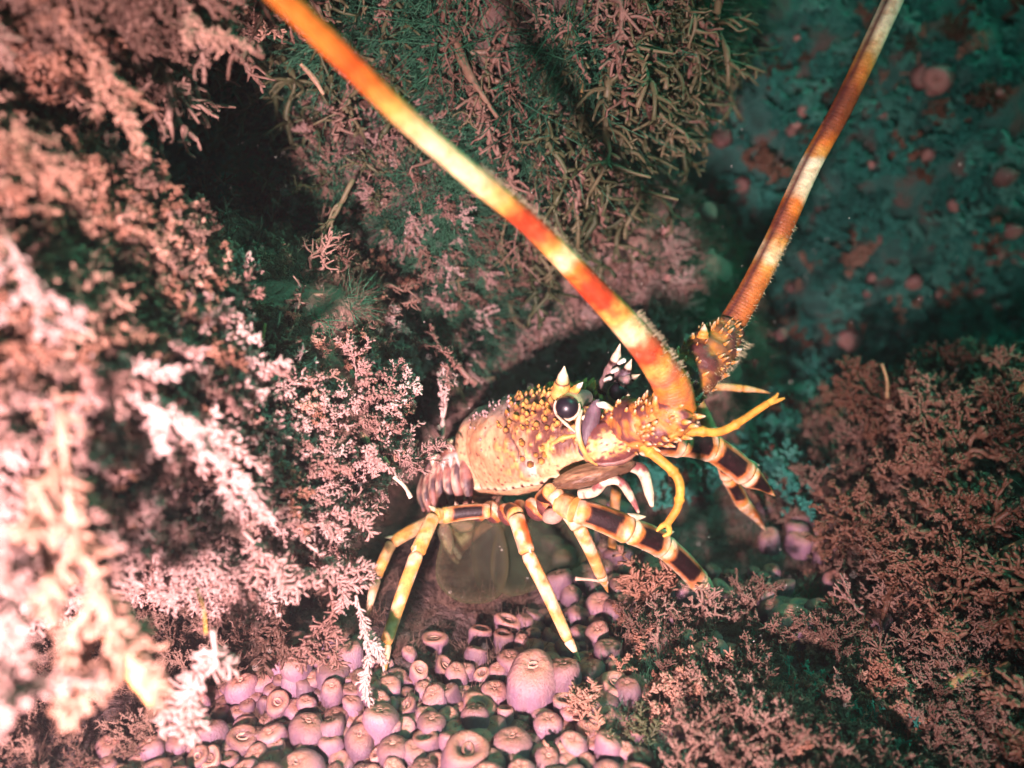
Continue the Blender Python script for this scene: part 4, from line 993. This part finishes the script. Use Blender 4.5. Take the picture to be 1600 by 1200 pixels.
# the rest of the patch fills itself
def fill(n, box, keep, rad, lab_s, lab_o, group):
    for k in range(n):
        x, y = rnd.uniform(*box[:2]), rnd.uniform(*box[2:]); R = rnd.uniform(*rad)
        if not keep(x, y) or any((x - a) ** 2 + (y - b) ** 2 < (.58 * (R + c)) ** 2 for a, b, c in PLACED): continue
        kind = 'open' if rnd.random() < .12 else 'shut'
        polyp((x, y, float(floor_z(x, y)) - .002), R, R * rnd.uniform(1.2, 2.2), kind, lab_s if kind == 'shut' else lab_o, group)
fill(2000, (-.23, .14, .29, .47), lambda x, y: x > -.25 + .6 * (y - .3) and y < .405 + .02 * math.sin(x * 40) + .06 * (x > 0) and (x < .07 or math.sin(x * 60) + math.cos(y * 70) > .3), (.0048, .0098), SM, OM, 'lilac polyps on the sea floor')
fill(170, (.03, .27, .46, .62), lambda x, y: math.sin(x * 31) + math.cos(y * 37) > -.7, (.006, .012), 'dusky pink polyp, shut, on the shaded floor behind and right of the lobster', 'dusky pink polyp, mouth open, on the shaded floor behind and right of the lobster', 'dusky polyps on the shaded floor')

c_ = bpy.data.collections.new('growth_polyp')
for b_, _ in PM['shut'][:10]:
    o_ = bpy.data.objects.new('growth_polyp', b_); o_.scale = (1, 1, 1); c_.objects.link(o_)
LIB['polyp'] = (c_, 10)
r = np.random.default_rng(91); P_ = []
for k in range(9000):
    x, y = r.uniform(-.24, .13), r.uniform(.27, .50)
    if x < -.25 + .6 * (y - .3) or y > .42 + .02 * math.sin(x * 40) + .05 * (x > 0) or (x > .06 and math.sin(x * 60) + math.cos(y * 70) < .2): continue
    R_ = r.uniform(.0030, .0062)
    if any((x - a) ** 2 + (y - b) ** 2 < (.62 * (R_ + c)) ** 2 for a, b, c in PLACED) or any((x - a) ** 2 + (y - b) ** 2 < (.75 * (R_ + c)) ** 2 for a, b, c in P_): continue
    P_.append((x, y, R_))
P_ = np.array(P_)
gn_scatter('polyp_mat', 'polyp', np.stack([P_[:, 0], P_[:, 1], floor_z(P_[:, 0], P_[:, 1]) - .001], -1), dirs_of(np.tile([0, 0, 1.], (len(P_), 1)), (0, 0, 0), .16, 5), P_[:, 2] * 1.25, 'mat of smallest lilac polyps filling the gaps of the patch', 'polyps', 92)


# every filler polyp is told by the nearest one that stands out, and its order from there
ORD = ['nearest', 'second', 'third', 'fourth', 'fifth', 'sixth', 'seventh', 'eighth', 'ninth', 'tenth', 'eleventh', 'twelfth', 'thirteenth', 'fourteenth', 'fifteenth', 'sixteenth', 'seventeenth', 'eighteenth', 'nineteenth', 'twentieth'] + ['%dth' % k for k in range(21, 99)]
def tell(items, marks, what):
    slots = {}
    for o, x, y, words_ in items:
        d = [((x - a) ** 2 + (y - b) ** 2, n, a, b) for a, b, n in marks]; dd, n, a, b = min(d)
        side = ('right of' if x > a else 'left of') if abs(x - a) > abs(y - b) else ('before' if y > b else 'behind')
        slots.setdefault((n, side), []).append((dd, o, words_))
    for (n, side), L in slots.items():
        for k, (dd, o, words_) in enumerate(sorted(L, key=lambda e: e[0])): o['label'] = '%s, %s one %s %s' % (words_, ORD[k], side, n)
MARKS = [(832, 1034, 'the largest polyp'), (716, 1160, 'the wide open bottom polyp'), (598, 1104, 'the left foot polyp'), (478, 1178, 'the broad bottom left polyp'), (516, 1064, 'the tall left edge polyp'), (681, 988, 'the grey crater polyp'), (792, 962, 'the crater polyp under the tail'),
         (878, 1150, 'the bottom centre weed'), (1180, 1150, 'the ring mouthed bottom right polyp'), (1240, 958, 'the shaded orange mouthed polyp'), (1112, 1012, 'the leaning polyp'), (950, 926, 'the second leg foot'), (1129, 953, 'the front leg tip'), (1197, 830, 'the far leg tip')]
its = []
for o, kind, R_ in FILL:
    if o['label'] in (SM, OM) or o['label'].startswith('dusky pink polyp,'):
        x, y, d = project(np.array(o.location) + [0, 0, o.scale[2]])
        its.append((o, x, y, ('tiny ' if R_ < .0065 else 'small ' if R_ < .0085 else '') + ('open ' if kind == 'open' else 'shut ') + ('lilac polyp' if o['label'] in (SM, OM) else 'dusky polyp')))
tell(its, MARKS, 'polyp')

# jewel anemones dotted over the back wall
from mathutils.bvhtree import BVHTree
TREES = [BVHTree.FromPolygons(W.tolist(), F.tolist()) for W, F in (R_D, R_C, R_C2, R_C3, R_H)]
def hit(x, y):
    d = FW + RX * (x - 800) / FPX - UP * (y - 600) / FPX; best = None
    for t in TREES:
        h = t.ray_cast(Vector(CAM), Vector(d).normalized())
        if h[0] is not None and (best is None or h[3] < best[2]): best = (h[0], h[1], h[3])
    return best
JL = {}; ANEM = []
def jewel(x, y, R, label, group='pink anemones on the back wall'):
    h = hit(x, y)
    if h is None: return
    b, mo = PM['open'][rnd.randrange(5)]
    if 'jewel' not in JL:
        JL['jewel'] = []
        for bb, mm in PM['shut'][:5]:
            c = bb.copy(); c.materials.clear(); c.materials.append(M['jewel']); JL['jewel'].append(c)
    i = rnd.randrange(5); Rm = R * h[2] * .80 / FPX
    n = h[1]; n = n if n.dot(Vector(CAM) - h[0]) > 0 else -n
    o = obj('jewel_anemone', JL['jewel'][i], None, h[0] + n * .030); o.scale = (Rm, Rm, Rm * rnd.uniform(.8, 1.5))
    o.rotation_euler = (n + Vector((rnd.gauss(0, .2), rnd.gauss(0, .2), rnd.gauss(0, .2)))).to_track_quat('Z', 'Y').to_euler()
    obj('mouth', PM['shut'][i][1], o); tag(o, label, 'anemone', group); ANEM.append((o, x, y)); return o
for x, y, R, lab in [(1428, 128, 24, 'grey pink anemone beside the top of the right antenna'), (1485, 112, 22, 'pale tilted anemone at the upper right, right of the grey one'),
                     (1135, 150, 15, 'upper of two orange anemones at the top between the antennae'), (1152, 165, 16, 'lower of two orange anemones at the top between the antennae'),
                     (1066, 348, 17, 'pink ring anemone halfway between the antennae'), (930, 378, 16, 'pale lilac anemone just right of the left antenna'), (912, 356, 13, 'small lilac anemone close to the left antenna'),
                     (1565, 328, 13, 'pink ringed anemone at the right edge, upper'), (1430, 408, 14, 'pink anemone on the teal wall right of the antenna'), (1570, 372, 12, 'pink ringed anemone at the right edge, lower'),
                     (1520, 265, 16, 'dark pink anemone on the wall at the right'), (1178, 205, 17, 'pink anemone left of the right antenna near the top'), (1540, 500, 17, 'lilac anemone low on the wall at the far right'),
                     (1330, 530, 20, 'dusky lilac anemone low on the wall, right of the antenna base'), (1170, 270, 14, 'tiny pink anemone left of the right antenna, mid height')]:
    jewel(x, y, R, lab)
for k in range(70):
    x, y = rnd.uniform(960, 1620), rnd.uniform(60, 620)
    if abs((x - 1140) * .89 + (y - 510) * .46) < 45: continue
    jewel(x, y, rnd.uniform(4, 11), 'tiny blurred pink anemone dotted over the back wall', 'tiny anemones on the back wall')

AM = [(1428, 128, 'the grey pink anemone'), (1135, 150, 'the orange anemone pair'), (1066, 348, 'the pink ring anemone'), (930, 378, 'the pale lilac anemone'), (1565, 328, 'the right edge anemone'), (1430, 408, 'the pink teal wall anemone'), (1330, 530, 'the low dusky anemone')]
tell([(o, x, y, 'tiny blurred pink anemone') for o, x, y in ANEM if o['label'].startswith('tiny blurred')], AM, 'anemone')

# ------------------------------------------------------------------ single fronds, twigs and stalks one can point at
def align(acc, p, q, roll=0.0, width=1.0):
    """lay a unit prototype (0..1 along Z) from p to q"""
    p, q = np.asarray(p), np.asarray(q); d = q - p; L = np.linalg.norm(d)
    m_ = np.array((Vector(d).to_track_quat('Z', 'Y') @ Quaternion((0, 0, 1), roll)).to_matrix())
    V = np.concatenate(acc.V) * [L * width, L * width, L]
    return V @ m_.T, acc.F, m_
def single(name, acc, p, q, mat, label, cat, group=None, width=1.0, roll=0.0):
    V, F, _ = align(acc, p, q, roll, width); p = np.asarray(p)
    o = obj(name, make_mesh(name, V, F, M[mat]), None, p); return tag(o, label, cat, group)
def stalk(name, path, rad, colr, label, cat, group=None, tipc=None, parent=None):
    P = smoothcurve([at(*q) for q in path], 30); rr = np.interp(np.linspace(0, 1, 30), np.linspace(0, 1, len(rad)), rad)
    rr = rr * (1 + .12 * noise(np.stack([np.arange(30) * .6, np.zeros(30), np.full(30, path[0][0])], -1), 3))
    V, F, t, a = tube(P - P[0], rr, 9); c = mix(np.broadcast_to(colr, (len(t), 3)), tipc if tipc is not None else np.asarray(colr) * 1.1, sstep(.5, 1, t))
    o = obj(name, make_mesh(name, V, F, M['plain_shell'], c), parent, P[0] if parent is None else P[0] - np.array(parent.location)); return tag(o, label, cat, group) if parent is None else o

HG = 'single bryozoan fronds'
for k, (a_, b_, mt, lb) in enumerate([((10, 370, .285), (95, 530, .29), 'pale', 'blurred pale frond hanging at the left edge, upper'), ((190, 550, .315), (305, 725, .32), 'pale', 'pale frond slanting down right in the middle of the left turf'),
        ((300, 630, .36), (405, 790, .37), 'pale', 'pale frond slanting right, beside the dark patch of the left turf'), ((120, 750, .275), (165, 900, .278), 'pale', 'bright blurred frond left of the big foreground frond'),
        ((400, 690, .41), (478, 805, .42), 'peach', 'peach frond slanting down towards the tail'), ((-10, 790, .255), (60, 950, .26), 'pale', 'overexposed frond at the left edge, lower'),
        ((280, 470, .37), (375, 560, .375), 'peach', 'peach frond at the upper rim of the left turf'), ((20, 180, .30), (120, 300, .305), 'peach', 'dim blurred frond at the left edge below the upper fingers')]):
    single('bryozoan_frond', bristle(530 + k, 420, 8, .095, .030, .35, .15, .12), at(*a_), at(*b_), mt, lb, 'bryozoan', HG, .85, k * 1.3)
single('bryozoan_frond', bristle(501, 520, 9, .085, .022, .35, .1), at(95, 640, .262), at(200, 1040, .285), 'peach', 'big blurred frond hanging in the left foreground with an orange tip', 'bryozoan', HG, .8)
stalk('frond_tip', [(185, 985, .283), (212, 1050, .285), (237, 1100, .287)], [.0052, .0040, .0010], [.62, .30, .12], 'bare orange tip of the big foreground frond', 'bryozoan', HG)
single('bryozoan_frond', bristle(502, 460, 9, .11, .026, .5), at(-50, 900, .25), at(62, 1085, .262), 'pale', 'overexposed white tuft at the lower left corner', 'bryozoan', HG, 1.1)
f = single('bryozoan_frond', bristle(503, 330, 8, .13, .030, .4), at(332, 985, .36), at(282, 1122, .37), 'pale', 'small pale tuft dangling from a yellow thread at lower left', 'bryozoan', HG, 1.1)
stalk('thread', [(306, 918, .355), (318, 950, .357), (322, 990, .36)], [.0007, .0005, .0005], [.40, .24, .05], None, None, None, None, f)
single('bryozoan_frond', bristle(504, 330, 8, .13, .028, .35), at(438, 905, .46), at(432, 1050, .47), 'brown', 'brown frond hanging in the dark gap under the overhang', 'bryozoan', HG, .9)
single('bryozoan_frond', bristle(505, 330, 8, .13, .028, .35), at(515, 915, .45), at(492, 1035, .455), 'pale', 'pale frond hanging under the overhang left of the leg', 'bryozoan', HG, .95)
single('bryozoan_frond', bristle(506, 360, 4, .12, .030, .2), at(556, 930, .455), at(588, 1066, .46), 'pale', 'slender pale frond hanging beside the leftmost bright leg', 'bryozoan', HG, .7)
single('bryozoan_frond', bristle(507, 300, 8, .14, .030, .45), at(470, 800, .44), at(585, 818, .45), 'pale', 'pale frond pointing right at the lobster from the ledge', 'bryozoan', HG, 1)
single('bryozoan_frond', bristle(517, 300, 8, .14, .030, .45), at(380, 830, .40), at(470, 925, .41), 'pale', 'pale frond at the lower lip of the overhang', 'bryozoan', HG, 1.1)
single('bryozoan_frond', bristle(518, 300, 8, .14, .030, .45), at(480, 850, .43), at(560, 915, .44), 'pale', 'pale frond on the lip of the overhang, nearest the leg', 'bryozoan', HG, 1.1)
single('bryozoan_frond', twig(508, 4, .5, 1.3), at(510, 655, .49), at(432, 530, .48), 'pale', 'white knobbly twig at the top of the bare slanting stalk', 'bryozoan', HG, .8)
stalk('slanting_stalk', [(500, 632, .49), (545, 665, .488), (582, 696, .486), (607, 726, .485)], [.0030, .0028, .0026, .0014], [.62, .42, .24], 'bare tan stalk slanting down left of the lobster', 'stalk', None)
single('bryozoan_frond', twig(509, 4, .5, 1.2), at(745, 600, .58), at(640, 515, .575), 'pale', 'pale branching twig above the back of the lobster', 'bryozoan', HG, .8)
single('bryozoan_frond', twig(510, 4, .5, 1.2), at(690, 690, .57), at(700, 560, .57), 'pale', 'pale forked twig standing just behind the carapace', 'bryozoan', HG, .8)
single('bryozoan_frond', bristle(511, 300, 8, .12, .022, .4), at(560, 700, .52), at(680, 705, .53), 'pale', 'fine pale frond reaching towards the tail segments', 'bryozoan', HG, .9)
single('bryozoan_frond', bristle(512, 260, 5, .09, .030, .3), at(60, -20, .33), at(215, 160, .335), 'peach', 'blurred finger of growth pointing down at the upper left', 'bryozoan', HG, .8)
single('bryozoan_frond', bristle(513, 260, 5, .09, .030, .3), at(255, -30, .36), at(352, 82, .365), 'peach', 'blurred peach finger at the top left, right of the other', 'bryozoan', HG, .9)
single('hanging_twig', twig(514, 4, .35, 1.0), at(552, 280, .56), at(494, 392, .56), 'olive', 'pale twig hanging at the right edge of the dark hollow', 'twig', None, .7)
single('bryozoan_frond', bristle(515, 380, 9, .12, .026, .5), at(1000, 1010, .545), at(985, 885, .555), 'peach', 'tan tuft standing beside the foot of the front leg', 'bryozoan', HG, 1.2)
stalk('needle', [(950, 910, .535), (925, 906, .533), (899, 904, .532)], [.0010, .0010, .0013], [.60, .38, .28], 'thin tan needle crossing the second leg foot', 'stalk')
single('bryozoan_frond', bristle(516, 420, 10, .11, .024, .6), at(950, 1200, .445), at(915, 1090, .455), 'peach', 'tan bushy tuft at the bottom centre right of the polyps', 'bryozoan', HG, 1.3)
single('bryozoan_frond', bristle(519, 420, 10, .11, .024, .6), at(1010, 1230, .435), at(990, 1120, .445), 'olive', 'greenish tan tuft at the bottom, right of the tan one', 'bryozoan', HG, 1.2)
single('bryozoan_frond', bristle(520, 380, 9, .11, .024, .6), at(1210, 1190, .46), at(1200, 1080, .475), 'peach', 'tan tuft standing at the lower right beside the dark polyps', 'bryozoan', HG, 1.0)
single('pale_twig', twig(521, 3, .45, 1.2), at(1350, 960, .53), at(1285, 888, .535), 'pale', 'pale forked twig on the shaded red weed at right', 'twig', None, .7)
stalk('tan_stalk', [(1480, 1075, .47), (1520, 1052, .475), (1555, 1048, .48), (1577, 1036, .48)], [.0030, .0036, .0028, .0016], [.48, .26, .13], 'tan stalk pointing right at the lower right', 'stalk')
stalk('tan_stalk', [(1535, 890, .52), (1570, 862, .52), (1610, 845, .52)], [.0022, .0028, .0034], [.46, .25, .13], 'tan stalk leaving the right edge at mid height of the red weed', 'stalk')
stalk('tan_stalk', [(1570, 645, .62), (1590, 618, .62), (1612, 592, .62)], [.0020, .0032, .0036], [.44, .26, .12], 'yellowish stalk at the right edge above the red weed', 'stalk')
stalk('thin_stem', [(1386, 622, .66), (1386, 595, .66), (1378, 568, .66)], [.0016, .0013, .0010], [.40, .24, .12], 'thin upright stem above the red weed', 'stem')
stalk('thin_stem', [(905, 10, .58), (898, 60, .575), (907, 110, .57), (910, 168, .57)], [.0018, .0016, .0016, .0012], [.34, .36, .18], 'pale green thread with orange tip hanging at the top centre', 'stem', None, [.55, .30, .12])
single('brown_frond', bristle(522, 240, 5, .12, .03, .3), at(968, 82, .66), at(1052, 112, .66), 'olive', 'brown feathered frond pointing right at the top centre', 'frond', None, .9)
stalk('thin_stem', [(1040, 104, .66), (1062, 100, .66), (1080, 108, .66), (1106, 103, .66)], [.0022, .0016, .0018, .0012], [.40, .30, .16], 'bent tip of the brown frond at the top centre', 'stem')
stalk('brown_stalk', [(690, 20, .57), (715, 75, .565), (735, 120, .56), (778, 185, .56)], [.0030, .0034, .0030, .0012], [.20, .12, .08], 'thick brown stalk hanging right of the left antenna', 'stalk')
stalk('brown_stalk', [(735, 82, .57), (765, 80, .57), (800, 62, .57)], [.0020, .0022, .0014], [.18, .12, .08], 'upper short brown stalk pointing right at the top', 'stalk')
stalk('brown_stalk', [(745, 122, .57), (780, 128, .57), (816, 143, .57)], [.0022, .0022, .0014], [.20, .12, .08], 'lower short brown stalk pointing right at the top', 'stalk')
stalk('tan_stalk', [(395, 475, .49), (440, 465, .495), (505, 460, .50)], [.0020, .0016, .0012], [.24, .15, .10], 'tan stalk lying across the lower edge of the hollow', 'stalk')
stalk('tan_stalk', [(470, 100, .46), (490, 122, .462), (506, 148, .465)], [.0012, .0018, .0009], [.28, .17, .11], 'short pale stalk just left of the left antenna', 'stalk')
stalk('tan_stalk', [(615, 745, .47), (632, 760, .47), (642, 778, .47)], [.0010, .0011, .0013], [.58, .42, .32], 'curved pale bristle left of the tail segments', 'stalk')
stalk('yellow_stalk', [(414, 505, .44), (410, 530, .44), (400, 558, .44)], [.0009, .0010, .0007], [.30, .20, .07], 'short yellow stalk left of the white knobbly twig', 'stalk')
# hanging strands of the middle rock face, each its own
SPOT = sorted((rnd.uniform(600, 1080), rnd.uniform(-10, 300)) for k in range(30))
for k in range(30):
    x, y = SPOT[k]; h = hit(x, y)
    if h is None: continue
    p = np.array(h[0]) - FW * .012; L = rnd.uniform(.03, .085); q = p + np.array([rnd.gauss(0, .012), rnd.gauss(-.006, .006), -L])
    single('hanging_strand', strand(600 + k, 10, .020 * .05 / L * 1.1, .08), p, q, rnd.choice(['olive', 'olive', 'brown']), 'thin silty strand hanging at the top centre, %s from the left' % ('first' if k == 0 else ORD[k]), 'strand', 'strands hanging at the top centre', .9)

# specks drifting in the water
acc = Acc(); r = np.random.default_rng(77)
for k in range(420):
    p = at(r.uniform(250, 1350) if r.random() < .7 else r.uniform(0, 1600), r.uniform(150, 1150), r.uniform(.30, .60)); s = r.uniform(.00010, .00032) * (1.5 if r.random() < .05 else 1)
    V = p + s * np.array([(1, 0, 0), (-1, 0, 0), (0, 1, 0), (0, -1, 0), (0, 0, 1.2), (0, 0, -1.2)]) * r.uniform(.6, 1.3, 3)
    acc.add(V, [(0, 2, 4), (2, 1, 4), (1, 3, 4), (3, 0, 4), (2, 0, 5), (1, 2, 5), (3, 1, 5), (0, 3, 5)])
o = obj('floating_specks', acc.mesh('floating_specks', M['white_shell'], False, False)); tag(o, 'tiny pale specks drifting in the water', 'specks', kind='stuff')

# the water itself: faint milky haze
bm = bmesh.new(); bmesh.ops.create_cube(bm, size=1); me = bpy.data.meshes.new('haze'); bm.to_mesh(me); bm.free()
hz = obj('haze', me); hz.location = (0, 1.25, .25); hz.scale = (6.6, 6.2, 2.6); tag(hz, 'faint milky water', 'haze', kind='stuff')
m = bpy.data.materials.new('haze'); m.use_nodes = True; t_ = m.node_tree; t_.nodes.clear()
v_ = t_.nodes.new('ShaderNodeVolumePrincipled'); v_.inputs['Color'].default_value = (.82, .80, .85, 1); v_.inputs['Density'].default_value = .028
o_ = t_.nodes.new('ShaderNodeOutputMaterial'); t_.links.new(v_.outputs[0], o_.inputs['Volume']); me.materials.append(m)
SC.cycles.volume_bounces = 0
